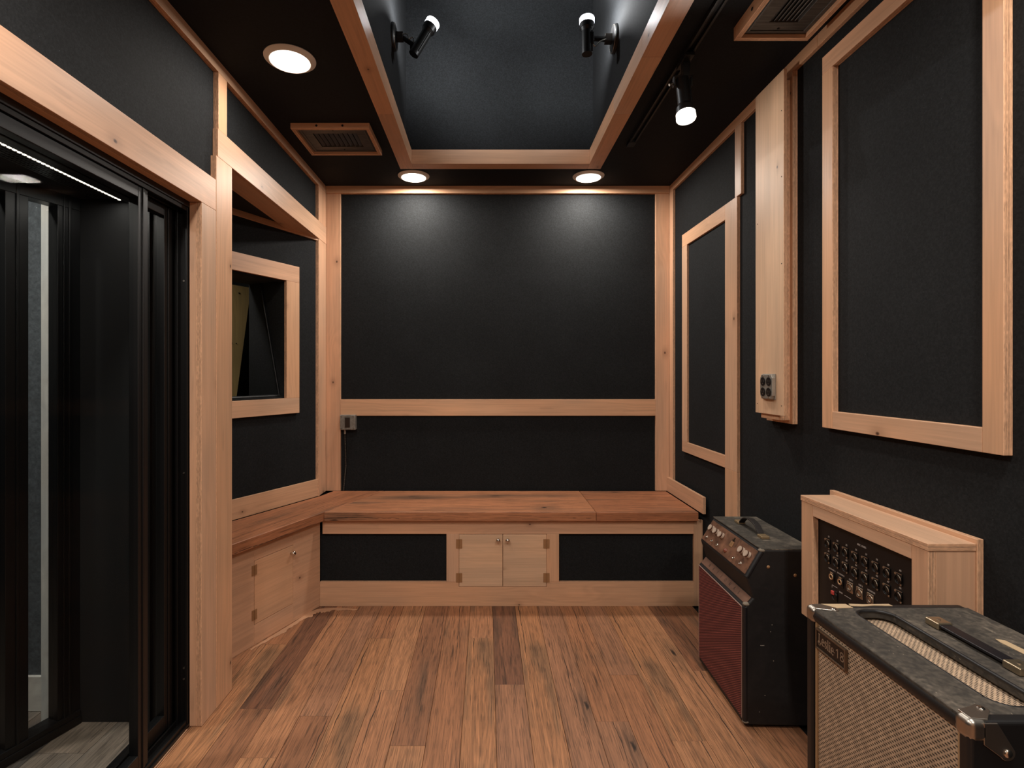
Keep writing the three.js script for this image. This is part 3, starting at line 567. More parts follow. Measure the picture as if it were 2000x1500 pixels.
// ---- bench
{
  const b = grp('bench_cabinet', 'built-in maple bench base with double doors and black cloth panels', 'bench', [0, 0, 0]);
  const F = [2.9386, 2.957], y = (a, c) => [a, c];
  board(b, 'top_rail', [-0.905, 1.145], y(-0.8816, -0.8045), F, 'z', 'x');
  // bottom rail with a notch for the doors
  const sh = new THREE.Shape([[-0.918, -1.2795], [1.145, -1.2795], [1.145, -1.146], [0.3325, -1.146], [0.3325, -1.173], [-0.152, -1.173], [-0.152, -1.146], [-0.918, -1.146]].map(a => new THREE.Vector2(a[0], EYE + a[1])));
  mesh(b, 'bottom_rail', project(new THREE.ExtrudeGeometry(sh, { depth: 0.0184, bevelEnabled: false }).translate(0, 0, -2.957), 'z', 'x', 1 / 1.6, 1 / 0.4, [0.3, 0.1], true), [mapleMats[1], edgeMat]);
  board(b, 'stile', [-0.2204, -0.1515], y(-1.1455, -0.882), F, 'z', 'y');
  board(b, 'stile', [0.332, 0.401], y(-1.1455, -0.882), F, 'z', 'y');
  board(b, 'stile', [1.1455, 1.194], y(-1.2795, -0.8045), [2.9386, 2.957], 'z', 'y');
  plain(b, 'cloth_panel', [-0.93, -0.215], y(-1.16, -0.87), [2.9573, 2.97], cloth, 0);
  plain(b, 'cloth_panel', [0.396, 1.15], y(-1.16, -0.87), [2.9573, 2.97], cloth, 0);
  plain(b, 'backing', [-0.2, 0.38], y(-1.2, -0.87), [2.9573, 2.97], blackPaint, 0);
  const door = (x0, x1, hx, kx) => {
    const d = board(b, 'door', [x0, x1], y(-1.1712, -0.8838), [2.9382, 2.9565], 'z', 'x', paleMat, 0.0018);
    for (const Y of [-0.935, -1.122]) {
      const hg = bxs([[hx - 0.017, hx - 0.0025, EYE + Y - 0.0255, EYE + Y + 0.0255, -2.9379, -2.9357, 0.0006], [hx + 0.0025, hx + 0.017, EYE + Y - 0.0255, EYE + Y + 0.0255, -2.9379, -2.9357, 0.0006]]);
      const pin = rod(V(hx, Y - 0.0255, 2.9355), V(hx, Y + 0.0255, 2.9355), 0.0032, 10).toNonIndexed();
      mesh(d, 'hinge', mergeGeometries([hg, pin]), brass, 'small brass butt hinge');
    }
    const kn = new THREE.LatheGeometry([[0, 0], [0.0065, 0], [0.005, 0.004], [0.0045, 0.009], [0.009, 0.012], [0.0122, 0.017], [0.0118, 0.022], [0.008, 0.0265], [0, 0.028]].map(a => new THREE.Vector2(...a)), 24).rotateX(Math.PI / 2).translate(kx, EYE - 0.913, -2.9382);
    mesh(d, 'knob', kn, nickel, 'round chrome knob');
  };
  door(-0.1505, 0.0893, -0.1505, 0.065); door(0.0915, 0.331, 0.331, 0.116);
}
const BA = Math.PI / 2 - 22.7 * Math.PI / 180;     // angled bench: local x towards the far corner, z into the room
{
  const b = grp('angled_bench_cabinet', 'plain maple angled bench base with one small hinged door', 'bench', [-0.918, EYE, -2.9386], { turn: BA });
  boardL(b, 'front_panel', -0.90, -0.462, -1.2795, -0.8045, -0.018, 0, 'z', 'x', mapleMats[0]);
  boardL(b, 'front_panel', -0.2055, 0.0, -1.2795, -0.8045, -0.018, 0, 'z', 'x', mapleMats[0]);
  boardL(b, 'front_panel', -0.4615, -0.206, -0.8805, -0.8045, -0.018, 0, 'z', 'x', mapleMats[0]);
  boardL(b, 'front_panel', -0.4615, -0.206, -1.2795, -1.1835, -0.018, 0, 'z', 'x', mapleMats[0]);
  plainL(b, 'backing', -0.48, -0.19, -1.2, -0.86, -0.026, -0.0195, blackPaint, 0);
  const d = boardL(b, 'door', -0.4598, -0.2075, -1.1815, -0.8825, -0.018, 0.0005, 'z', 'x', mapleMats[2]);
  for (const Y of [-0.925, -1.135]) mesh(d, 'hinge', bxs([[-0.476, -0.4632, Y - 0.024, Y + 0.024, 0.0003, 0.0022, 0.0006], [-0.458, -0.446, Y - 0.024, Y + 0.024, 0.0006, 0.0026, 0.0006], [-0.4632, -0.458, Y - 0.024, Y + 0.024, 0.0012, 0.005, 0.001]]), brass, 'small brass butt hinge');
  mesh(d, 'knob', new THREE.LatheGeometry([[0, 0], [0.0065, 0], [0.005, 0.004], [0.0045, 0.009], [0.009, 0.012], [0.0122, 0.017], [0.0118, 0.022], [0.008, 0.0265], [0, 0.028]].map(a => new THREE.Vector2(...a)), 24).rotateX(Math.PI / 2).translate(-0.222, -0.918, 0.0005), nickel, 'round chrome knob');
}
{
  const y0 = EYE - 0.8035, y1 = EYE - 0.7524, A = [-0.8867, 2.909], E = [-0.658, 3.434];
  const g = 0.0013;
  const s1 = mesh(scene, 'seat_plank', project(prism([[A[0] + g, A[1]], [0.6 - g, A[1]], [0.6 - g, E[1]], [E[0] + g, E[1]]], y0, y1, 0.0025), 'y', 'x', 1 / 2.2, 1 / 0.56, [0.2, 0.1], false), slabMat);
  tag(s1, 'long thick reclaimed oak seat slab on the double door bench', 'bench seat');
  const s2 = mesh(scene, 'seat_plank', project(prism([[0.6 + g, A[1]], [1.158, A[1]], [1.158, E[1]], [0.6 + g, E[1]]], y0 - 0.0005, y1 - 0.0012, 0.0025), 'y', 'x', 1 / 2.2, 1 / 0.56, [1.1, 0.33], false), slabMat2);
  tag(s2, 'short oak seat slab ending at the wall beside the amplifier', 'bench seat');
  const sg = prism([[A[0] - g, A[1]], [E[0] - g, E[1]], [-0.985, E[1]], [-1.028, 3.29], [-1.545, 2.23], [-1.175, 2.23]], y0, y1 + 0.0003, 0.0025);
  const rot = sg.clone().rotateY(-BA), ruv = project(rot, 'y', 'x', 1 / 2.2, 1 / 0.56, [0.4, 0.2], false); ruv.rotateY(BA);
  const s3 = mesh(scene, 'seat_plank', ruv, slabMat2);
  tag(s3, 'oak seat slab on the angled bench under the control window', 'bench seat');
  const bb = board(scene, 'baseboard_right', [XR - 0.016, XR - 0.0003], [-0.7523, -0.662], [2.862, DW - 0.0135], 'x', 'z');
  tag(bb, 'short maple baseboard on the wall at the bench end', 'baseboard', null, 'structure');
}
// ---- framed cloth panels on the right wall
{
  const f = grp('acoustic_panel', 'narrow maple framed black cloth panel above the bench end', 'wall panel', [0, 0, 0]);
  const x = [XR, XRf - 0.0045];
  board(f, 'frame_board', x, [-0.4625, 0.8385], [2.508, 2.634], 'x', 'y');
  board(f, 'frame_board', x, [-1.2, -0.463], [2.508, 2.634], 'x', 'y');
  board(f, 'frame_board', x, [0.7635, 0.8385], [2.6345, 3.213], 'x', 'z');
  board(f, 'frame_board', x, [-0.4625, -0.402], [2.6345, 3.213], 'x', 'z');
  board(f, 'frame_board', x, [-0.4015, 0.763], [3.135, 3.213], 'x', 'y');
  plain(f, 'cloth', [XRf - 0.0085, XRf - 0.0048], [-0.4, 0.762], [2.635, 3.134], cloth, 0);
}
{
  const f = grp('acoustic_panel', 'tall maple framed black cloth panel above the speaker cabinet', 'wall panel', [0, 0, 0]);
  const x = [XR - 0.006, XRf - 0.0045];
  board(f, 'frame_board', x, [-0.185, 1.046], [1.807, 1.862], 'x', 'y');
  board(f, 'frame_board', x, [-0.185, 1.046], [1.209, 1.261], 'x', 'y');
  board(f, 'frame_board', x, [1.0465, 1.106], [1.209, 1.862], 'x', 'z');
  board(f, 'frame_board', x, [-0.185, -0.1265], [1.2615, 1.8065], 'x', 'z');
  plain(f, 'cloth', [XRf - 0.0065, XRf - 0.0048], [-0.126, 1.045], [1.262, 1.806], cloth, 0);
}
// ---- plywood cable cover with the four-socket outlet
{
  const c = grp('cable_cover', 'tall narrow plywood cable cover on the wall', 'cover', [0, 0, 0]);
  board(c, 'back_board', [XR - 0.004, XRf - 0.0045], [-0.192, 1.1675], [2.045, 2.235], 'x', 'y');
  board(c, 'spacer', [1.1325, XR - 0.0045], [-0.178, 1.14], [2.062, 2.195], 'x', 'y', mapleMats[1]);
  board(c, 'front_panel', [1.12, 1.132], [-0.158, 1.152], [2.006, 2.216], 'x', 'y', paleMat);
  for (const [Y, D] of [[-0.12, 2.02], [-0.12, 2.2], [0.42, 2.02], [0.75, 2.02], [1.0, 2.02], [0.62, 2.2]]) mesh(c, 'nail', rod(V(1.1202, Y, D), V(1.1192, Y, D), 0.0022, 8), blackPaint);
  const o = grp('power_outlet', 'grey metal outlet box with four black sockets on the cable cover', 'outlet', [1.1195, EYE - 0.049, -2.104]);
  mesh(o, 'outlet_box', bxs([[-0.004, 0, -0.050, 0.050, -0.050, 0.046, 0.0015]]), galv);
  const sh = new THREE.Shape([[-0.036, -0.048], [0.036, -0.048], [0.042, -0.038], [0.046, -0.034], [0.046, 0.034], [0.042, 0.038], [0.036, 0.048], [-0.036, 0.048], [-0.042, 0.038], [-0.046, 0.034], [-0.046, -0.034], [-0.042, -0.038]].map(a => new THREE.Vector2(...a)));
  mesh(o, 'cover_plate', new THREE.ExtrudeGeometry(sh, { depth: 0.009, bevelEnabled: true, bevelSize: 0.002, bevelThickness: 0.002, bevelOffset: -0.002, bevelSegments: 2 }).rotateY(-Math.PI / 2).translate(-0.004, 0, 0), galv);
  for (const z of [-0.0215, 0.0215]) for (const y of [-0.0205, 0.0205]) {
    const s = mesh(o, 'socket', cyl(0.0168, 0.0168, 0.003, 28).rotateZ(Math.PI / 2).translate(-0.016, y, z), std({ color: 0x0c0a0b, roughness: 0.4 }));
    mesh(s, 'slot', bxs([[-0.0182, -0.0172, y - 0.002, y + 0.007, z - 0.0075, z - 0.0055, 0], [-0.0182, -0.0172, y - 0.002, y + 0.006, z + 0.0055, z + 0.0072, 0], [-0.0182, -0.0172, y - 0.0105, y - 0.006, z - 0.002, z + 0.002, 0]]), steel);
  }
  for (const z of [-0.0215, 0.0215]) for (const y of [-0.043, 0.043]) mesh(o, 'screw', cyl(0.003, 0.003, 0.003, 10).rotateZ(Math.PI / 2).translate(-0.016, y, z), nickel);
}
// ---- switch box and conduit on the back wall
{
  const o = grp('switch_box', 'small galvanised metal switch box below the back wall rail', 'switch box', [-0.888, EYE - 0.308, -DW + 0.012]);
  mesh(o, 'box', boxAt(-0.050, 0.050, -0.048, 0.048, -0.014, 0.028, 0.003), galv);
  mesh(o, 'cover_plate', boxAt(-0.048, 0.048, -0.046, 0.046, 0.0282, 0.0315, 0.0012), galv);
  mesh(o, 'switch', boxAt(-0.016, 0.016, -0.032, 0.032, 0.0317, 0.036, 0.001), std({ color: 0x2a1c14, roughness: 0.4 }));
  for (const [x, y] of [[-0.04, 0.038], [0.04, 0.038], [-0.04, -0.038], [0.04, -0.038]]) mesh(o, 'screw', cyl(0.004, 0.004, 0.003, 10).rotateX(Math.PI / 2).translate(x, y, 0.0325), steel);
  const c = new THREE.CatmullRomCurve3([V(-0.912, -0.355, 3.435), V(-0.911, -0.43, 3.435), V(-0.908, -0.52, 3.435), V(-0.908, -0.60, 3.435), V(-0.914, -0.67, 3.435), V(-0.922, -0.7515, 3.435)]);
  const k = grp('flexible_conduit', 'thin ribbed metal conduit running from switch box to bench', 'conduit', [0, 0, 0]);
  mesh(k, 'sleeve', new THREE.TubeGeometry(c, 60, 0.0042, 10), blackPowder);
  const rg = []; for (let i = 0; i < 56; i++) { const t = 0.06 + 0.94 * i / 56, p = c.getPoint(t), d = c.getTangent(t); rg.push(new THREE.TorusGeometry(0.0045, 0.0014, 6, 12).applyQuaternion(new THREE.Quaternion().setFromUnitVectors(new THREE.Vector3(0, 0, 1), d)).translate(p.x, p.y, p.z).toNonIndexed()); }
  const rb = mesh(k, 'ribs', mergeGeometries(rg), std({ color: 0x6a655e, roughness: 0.4, metalness: 0.9 })); rb.userData.kind = 'stuff';
  mesh(k, 'connector', rod(V(-0.912, -0.352, 3.435), V(-0.912, -0.385, 3.435), 0.007, 12), galv);
}
// ---- connector box on the right wall
{
  const b = grp('connector_box', 'maple wall box holding a black microphone connector panel', 'connector box', [0, 0, 0]);
  const x0 = 1.065, x1 = XR - 0.0005, Yt = -0.408, Yb = -0.808, Dn = 1.284, Df = 1.80;
  board(b, 'back_board', [XR, XRf - 0.0045], [Yb - 0.01, Yt + 0.011], [Dn - 0.004, Df + 0.03], 'x', 'z');
  board(b, 'top_board', [x0 - 0.002, x1], [Yt - 0.018, Yt], [Dn - 0.002, Df + 0.002], 'y', 'z', mapleMats[3]);
  board(b, 'side_board', [x0 + 0.0195, x1], [Yb, Yt - 0.0185], [Dn, Dn + 0.018], 'z', 'y');
  board(b, 'side_board', [x0 + 0.0195, x1], [Yb, Yt - 0.0185], [Df - 0.018, Df], 'z', 'y');
  board(b, 'bottom_board', [x0 + 0.0195, x1], [Yb, Yb + 0.018], [Dn + 0.0185, Df - 0.0185], 'y', 'z');
  const fx = [x0, x0 + 0.019];
  board(b, 'frame_board', fx, [Yb, Yt - 0.0185], [Df - 0.062, Df], 'x', 'y');
  board(b, 'frame_board', fx, [Yb, Yt - 0.0185], [Dn, Dn + 0.05], 'x', 'y');
  board(b, 'frame_board', fx, [-0.463, Yt - 0.0185], [Dn + 0.0505, Df - 0.0625], 'x', 'z');
  board(b, 'frame_board', fx, [Yb, -0.755], [Dn + 0.0505, Df - 0.0625], 'x', 'z');
  // printed panel
  const PD0 = 1.325, PD1 = 1.75, PY0 = -0.765, PY1 = -0.455, W = 1536, H = Math.round(W * (PY1 - PY0) / (PD1 - PD0));
  const cv = document.createElement('canvas'); cv.width = W; cv.height = H; const c = cv.getContext('2d');
  c.fillStyle = '#0d0b0c'; c.fillRect(0, 0, W, H);
  const px = D => (PD1 - D) / (PD1 - PD0) * W, py = Y => (PY1 - Y) / (PY1 - PY0) * H, mm = W / ((PD1 - PD0) * 1000);
  c.fillStyle = '#cfc9c4'; c.textAlign = 'center'; c.textBaseline = 'middle';
  const txt = (t, D, Y, h) => { c.font = `bold ${Math.round(h * mm * 1.35)}px sans-serif`; c.fillText(t, px(D), py(Y)); };
  const cx = i => 1.692 - i * 0.0417;
  for (let i = 0; i < 8; i++) { txt(String(33 + i), cx(i) - 0.004, -0.5385 + 0.0235, 5.2); txt(String(41 + i), cx(i) - 0.004, -0.584 + 0.0235, 5.2); }
  txt('MIC LINES', 1.54, -0.4965, 5.6);
  const row3 = [1.67, 1.629, 1.587, 1.546, 1.503];
  ['NETWORK A', 'NETWORK B', 'CUE 1', 'CUE 2', 'MONITOR'].forEach((t, i) => txt(t, row3[i] + (i < 2 ? 0.002 : -0.002), -0.634 + 0.0215, i < 2 ? 4.4 : 4.8));
  txt('SPKR', 1.63, -0.6685, 4.8); txt('A', 1.651, -0.676, 5);
  c.fillRect(px(1.672), py(-0.660), 1.2 * mm, 9 * mm); c.fillRect(px(1.672), py(-0.660), 26 * mm, 1.4 * mm); c.fillRect(px(1.614), py(-0.6685), 30 * mm, 1.4 * mm);
  const pt = new THREE.CanvasTexture(cv); pt.colorSpace = THREE.SRGBColorSpace;
  const pg = new THREE.BoxGeometry(PD1 - PD0, PY1 - PY0, 0.003).rotateY(-Math.PI / 2).translate(1.0865, EYE + (PY0 + PY1) / 2, -(PD0 + PD1) / 2);
  const pm = std({ map: pt, roughness: 0.5 }), pb = std({ color: 0x0d0b0c, roughness: 0.5 });
  const panel = mesh(b, 'connector_panel', pg, [pb, pb, pb, pb, pm, pb], 'black panel with printed white labels');
  const jackBlack = std({ color: 0x0a0a0a, roughness: 0.35 }), silver = std({ color: 0xb9a894, roughness: 0.32, metalness: 0.85 }), gold = std({ color: 0xc9a27c, roughness: 0.35, metalness: 0.6 }), red = std({ color: 0xb8423c, roughness: 0.5 });
  const X = 1.085;
  const at = (g, Y, D) => g.rotateZ(Math.PI / 2).translate(X, EYE + Y, -D).toNonIndexed();
  const tor = (R, r, Y, D, dx, arc) => new THREE.TorusGeometry(R, r, 8, 28, arc ?? Math.PI * 2).rotateY(-Math.PI / 2).translate(X - dx, EYE + Y, -D).toNonIndexed();
  const jack = (D, Y, kind) => {
    const j = mesh(panel, 'connector', mergeGeometries([boxAt(X - 0.0022, X, EYE + Y - 0.0155, EYE + Y + 0.0155, -D - 0.013, -D + 0.013, 0.001), tor(0.0115, 0.0016, Y - 0.001, D, 0.003), tor(0.0075, 0.001, Y - 0.001, D, 0.003)]), kind === 'silver' ? silver : jackBlack);
    return j;
  };
  const lug = (Y, D, m, withArc) => mergeGeometries([new THREE.CylinderGeometry(0.0030, 0.0036, 0.002, 16).rotateZ(Math.PI / 2).translate(X - 0.0032, EYE + Y + 0.0125, -D - 0.0085).toNonIndexed(), ...(withArc ? [boxAt(X - 0.0032, X - 0.0022, EYE + Y + 0.0145, EYE + Y + 0.016, -D - 0.005, -D + 0.0125, 0).toNonIndexed(), tor(0.0115, 0.0012, Y - 0.001, D, 0.0042, 1.4)] : []), new THREE.CylinderGeometry(0.0026, 0.0026, 0.002, 12).rotateZ(Math.PI / 2).translate(X - 0.0028, EYE + Y - 0.0125, -D + 0.0098).toNonIndexed()]);
  for (let i = 0; i < 8; i++) for (const Y of [-0.5385, -0.584]) { jack(cx(i), Y, 'black'); mesh(panel, 'screws', lug(Y, cx(i), silver, true), silver); }
  row3.forEach((D, i) => {
    const Y = -0.635;
    if (i < 2) { jack(D, Y, 'black'); mesh(panel, 'socket_ring', tor(0.0075, 0.0022, Y, D, 0.004), gold); mesh(panel, 'latch', boxAt(X - 0.0035, X - 0.0022, EYE + Y + 0.0095, EYE + Y + 0.014, -D - 0.006, -D + 0.006, 0.0005), gold); }
    else { jack(D, Y, 'silver'); mesh(panel, 'socket_core', mergeGeometries([at(cyl(0.0062, 0.0062, 0.004, 20), Y - 0.001, D), tor(0.0095, 0.0013, Y - 0.001, D, 0.0035)]), jackBlack); mesh(panel, 'slot', boxAt(X - 0.0030, X - 0.0023, EYE + Y + 0.0105, EYE + Y + 0.0130, -D - 0.009, -D + 0.010, 0), jackBlack); }
  });
  for (const D of [1.657]) { jack(D, -0.689, 'black'); mesh(panel, 'push_latch', boxAt(X - 0.008, X - 0.0022, EYE - 0.689 + 0.002, EYE - 0.689 + 0.014, -D - 0.010, -D + 0.002, 0.002), red, 'red latch'); }
}
// ---- guitar amplifier
{
  const a = grp('guitar_amplifier', 'worn black amplifier with copper control panel and oxblood striped grille', 'amplifier', [0.934, 0, -1.924], { turn: -0.030 });
  const Wd = 0.448;                                   // local z from 0 (near side) to -Wd
  const wear = (s, base, dust) => tex(512, 512, (u, v) => {
    const n = fbm(u * 40, v * 40, 40, 40, s, 3) - 0.5, d = sst(0.42, 0.72, fbm(u * 5, v * 5, 5, 5, s + 3, 5)), st = sst(0.62, 0.72, fbm(u * 30, v * 6, 30, 6, s + 9, 3));
    const l = 1 + n * 0.5; return [0, 1, 2].map(i => (base[i] + dust[i] * (d * 0.9 + st * 0.35)) * l);
  });
  const tolex = std({ map: wear(21, [19, 17, 17], [7, 6, 6]), roughness: 0.62, bumpMap: clothTex, bumpScale: 0.0004 });
  const topTolex = std({ map: wear(33, [60, 55, 48], [34, 31, 27]), roughness: 0.85 });
  const tube = std({ color: 0x17171a, roughness: 0.42 });
  const prof = [[0, 0.012], [0, 0.436], [0.006, 0.443], [0.029, 0.470], [0.007, 0.540], [0.008, 0.548], [0.060, 0.636], [0.070, 0.6455], [0.25, 0.6455], [0.25, 0.012]];
  const s = new THREE.Shape(prof.map(p => new THREE.Vector2(...p)));
  const bg = new THREE.ExtrudeGeometry(s, { depth: Wd - 0.012, bevelEnabled: true, bevelSize: 0.006, bevelThickness: 0.006, bevelOffset: -0.006, bevelSegments: 3 }).translate(0, 0, -Wd + 0.006);
  mesh(a, 'cabinet', project(bg, 'z', 'y', 3, 3, [0, 0], false), tolex);
  mesh(a, 'cabinet_top', project(boxAt(0.060, 0.2495, 0.6435, 0.649, -Wd + 0.003, -0.003, 0.0026), 'y', 'z', 3, 3, [0, 0], false), topTolex, 'dusty grey brown top covering');
  for (const z of [-0.03, -Wd + 0.03]) for (const x of [0.03, 0.22]) mesh(a, 'foot', cyl(0.014, 0.012, 0.012, 14).translate(x, 0.006, z), tube);
  // copper control panel on the slanted face
  const P0 = new THREE.Vector2(0.0085, 0.549), P1 = new THREE.Vector2(0.0600, 0.635), sl = P1.clone().sub(P0), SL = sl.length(), ang = Math.atan2(sl.y, sl.x);
  const cp = new THREE.Group(); cp.name = 'control_panel'; cp.position.set(P0.x, P0.y, 0); cp.rotation.z = ang - Math.PI / 2; a.add(cp);   // local y runs up the slope, -x faces out
  const copperT = tex(512, 256, (u, v) => { const d = fbm(u * 9, v * 5, 9, 5, 71, 5), st = sst(0.55, 0.75, fbm(u * 30, v * 10, 30, 10, 74, 3)), l = 0.62 + 0.7 * d - st * 0.2; return [126 * l, 90 * l, 70 * l]; });
  const copper = std({ map: copperT, roughness: 0.5, metalness: 0.35 });
  const fg = project(boxAt(-0.003, -0.0005, 0.002, SL - 0.002, -Wd + 0.012, -0.012, 0.0006), 'x', 'z', 2.2, 6, [0, 0], false);
  mesh(cp, 'face_plate', fg, copper, 'worn copper face plate');
  const knobM = std({ color: 0xb8a594, roughness: 0.4 }), knobB = std({ color: 0x4a2a1e, roughness: 0.4 });
  const zOf = f => -0.012 - f * (Wd - 0.024);      // 0 near .. 1 far
  for (const f of [0.10, 0.215, 0.66, 0.785, 0.90]) {
    const z = zOf(f), y = SL * 0.66, k = mesh(cp, 'knob', mergeGeometries([cyl(0.0115, 0.0125, 0.016, 20).rotateZ(Math.PI / 2).translate(-0.012, y, z).toNonIndexed()]), knobM);
    mesh(k, 'knob_ring', cyl(0.0127, 0.0127, 0.004, 20).rotateZ(Math.PI / 2).translate(-0.0155, y, z), knobB);
    mesh(k, 'knob_cap', cyl(0.0122, 0.0122, 0.003, 20).rotateZ(Math.PI / 2).translate(-0.0191, y, z), knobM);
  }
  for (const f of [0.15, 0.29, 0.66, 0.79, 0.92]) {
    const z = zOf(f), y = SL * 0.22, j = mesh(cp, 'jack', new THREE.TorusGeometry(0.0055, 0.0022, 8, 16).rotateY(Math.PI / 2).translate(-0.004, y, z), nickel);
    mesh(j, 'jack_hole', cyl(0.004, 0.004, 0.002, 12).rotateZ(Math.PI / 2).translate(-0.0035, y, z), blackPaint);
  }
  mesh(cp, 'pilot_lamp', new THREE.LatheGeometry([[0.009, 0], [0.009, 0.003], [0.006, 0.008], [0, 0.009]].map(q => new THREE.Vector2(...q)), 20).rotateZ(Math.PI / 2).translate(-0.003, SL * 0.26, zOf(0.47)), std({ color: 0x7a4434, roughness: 0.3 }));
  const em = mesh(cp, 'emblem', boxAt(-0.0055, -0.003, SL * 0.50, SL * 0.72, zOf(0.44) - 0.012, zOf(0.44) + 0.012, 0.001), brass, 'small raised metal emblem');
  mesh(em, 'emblem_bar', bxs([-0.007, 0, 0.007].map(o => [-0.0068, -0.0055, SL * 0.51, SL * 0.71, zOf(0.44) + o - 0.0018, zOf(0.44) + o + 0.0018, 0.0004])), std({ color: 0xd0b08a, roughness: 0.3, metalness: 0.8 }));
  mesh(em, 'emblem_crest', bxs([[-0.005, -0.0032, SL * 0.74, SL * 0.90, zOf(0.44) - 0.003, zOf(0.44) + 0.003, 0.0004], [-0.005, -0.0032, SL * 0.76, SL * 0.80, zOf(0.44) - 0.010, zOf(0.44) + 0.010, 0.0004]]), std({ color: 0x3a3226, roughness: 0.4, metalness: 0.6 }));
  // ledge strip
  const Q0 = new THREE.Vector2(0.0065, 0.4437), Q1 = new THREE.Vector2(0.0285, 0.4697), ql = Q1.clone().sub(Q0), QL = ql.length();
  const lg = new THREE.Group(); lg.name = 'ledge'; lg.position.set(Q0.x, Q0.y, 0); lg.rotation.z = Math.atan2(ql.y, ql.x) - Math.PI / 2; a.add(lg);
  const strip = std({ map: tex(256, 64, (u, v) => { const l = 0.8 + 0.45 * fbm(u * 8, v * 3, 8, 3, 91, 4); return [118 * l, 88 * l, 73 * l]; }), roughness: 0.55, metalness: 0.3 });
  mesh(lg, 'ledge_plate', project(boxAt(-0.0025, -0.0004, 0.001, QL - 0.001, -Wd + 0.010, -0.010, 0.0005), 'x', 'z', 2.2, 8, [0, 0], false), strip, 'tarnished copper strip with stamped marks');
  const font = await new FontLoader().loadAsync('fonts/droid/droid_sans_regular.typeface.json');
  const stampM = std({ color: 0x44322a, roughness: 0.7 });
  [...'NATIONAL'].forEach((ch, i) => {
    const lt = new TextGeometry(ch, { font, size: 0.0135, depth: 0.0006, curveSegments: 4, bevelEnabled: false }); lt.center();
    mesh(lg, 'stamped_letter', lt.rotateY(-Math.PI / 2).translate(-0.0027, QL * 0.5, zOf(0.835 - i * 0.0955)), stampM);
  });
  // grille cloth, diagonal weave
  const gT = tex(512, 512, (u, v, i, j) => {
    const t = (v * 12 - u * 6), f = t - Math.floor(t), n = hash(i, j, 4), w = vn(u * 80, v * 80, 80, 80, 6);
    const line = 1 - sst(0.08, 0.17, Math.abs(f - 0.5)); const sp = hash(i >> 1, j >> 1, 14) > 0.985 ? 26 : 0;
    const brk = 0.65 + 0.5 * w;
    return [72 + line * 100 * brk + (n - 0.5) * 22 + sp, 22 + line * 72 * brk + (n - 0.5) * 14 + sp, 23 + line * 56 * brk + (n - 0.5) * 14 + sp];
  });
  gT.repeat.set(12.5, 12.5);                        // one tile is 0.08 m
  const grilleM = std({ map: gT, roughness: 0.8, bumpMap: gT, bumpScale: 0.0008 });
  const gz0 = -Wd + 0.010, gz1 = -0.016, gy0 = 0.03, gy1 = 0.434;
  const gg = project(boxAt(-0.004, -0.0003, gy0, gy1, gz0, gz1, 0.0012), 'x', 'z', 1, 1, [0, 0], false);
  mesh(a, 'grille_cloth', gg, grilleM, 'oxblood red grille cloth with pale diagonal stripes');
  mesh(a, 'piping', mergeGeometries([rod(new THREE.Vector3(-0.004, gy1, gz0), new THREE.Vector3(-0.004, gy1, gz1), 0.002, 8), rod(new THREE.Vector3(-0.004, gy0, gz1), new THREE.Vector3(-0.004, gy1, gz1), 0.0016, 8), rod(new THREE.Vector3(-0.004, gy0, gz0), new THREE.Vector3(-0.004, gy1, gz0), 0.0016, 8)].map(g => g.toNonIndexed())), std({ color: 0x9a7f74, roughness: 0.6 }));
  mesh(a, 'corner_roll', rod(new THREE.Vector3(0.004, 0.02, -0.008), new THREE.Vector3(0.004, 0.436, -0.008), 0.0095, 14), tube);
  mesh(a, 'corner_roll', rod(new THREE.Vector3(0.010, 0.545, -0.008), new THREE.Vector3(0.064, 0.638, -0.008), 0.0095, 14), tube);
  for (const [x, y, z] of [[0.064, 0.642, -0.009], [0.008, 0.447, -0.008], [0.006, 0.022, -0.008]]) mesh(a, 'worn_corner', new THREE.IcosahedronGeometry(0.0098, 1).scale(1.3, 0.7, 1.1).translate(x, y, z), std({ color: 0x7d7264, roughness: 0.9 }), 'scuffed pale corner');
  for (const [x, y] of [[0.083, 0.585], [0.178, 0.556]]) mesh(a, 'side_screw', new THREE.SphereGeometry(0.006, 14, 8).scale(1, 1, 0.5).translate(x, y, 0.001), brass);
  for (const [x, y, w] of [[0.055, 0.30, 0.014], [0.10, 0.245, 0.003], [0.095, 0.375, 0.003], [0.09, 0.35, 0.003], [0.07, 0.12, 0.003], [0.05, 0.06, 0.003]]) mesh(a, 'scuff', boxAt(x, x + w, y, y + 0.002, -0.0002, 0.0006, 0), std({ color: 0x8d8378, roughness: 0.9 }));
  // strap handle
  const h = new THREE.Group(); h.name = 'handle'; a.add(h);
  const hc = new THREE.CatmullRomCurve3([[-0.145, 0.652], [-0.155, 0.662], [-0.185, 0.684], [-0.235, 0.693], [-0.285, 0.684], [-0.315, 0.662], [-0.325, 0.652]].map(([z, y]) => new THREE.Vector3(0.13, y, z)));
  const st = []; const N = 28; for (let i = 0; i < N; i++) { const p = hc.getPoint(i / N), q = hc.getPoint((i + 1) / N), d = q.clone().sub(p), L = d.length() * 1.08; st.push(new RoundedBoxGeometry(0.024, 0.005, L, 1, 0.0015).rotateX(-Math.atan2(d.y, d.z)).translate(0.13, (p.y + q.y) / 2, (p.z + q.z) / 2).toNonIndexed()); }
  mesh(h, 'strap', mergeGeometries(st), std({ color: 0x24201e, roughness: 0.5 }), 'dark leather strap');
  for (const z of [-0.133, -0.337]) mesh(h, 'handle_cap', boxAt(0.114, 0.146, 0.649, 0.660, z - 0.019, z + 0.019, 0.003), std({ color: 0xa08a6a, roughness: 0.4, metalness: 0.6 }), 'tarnished metal cap');
}
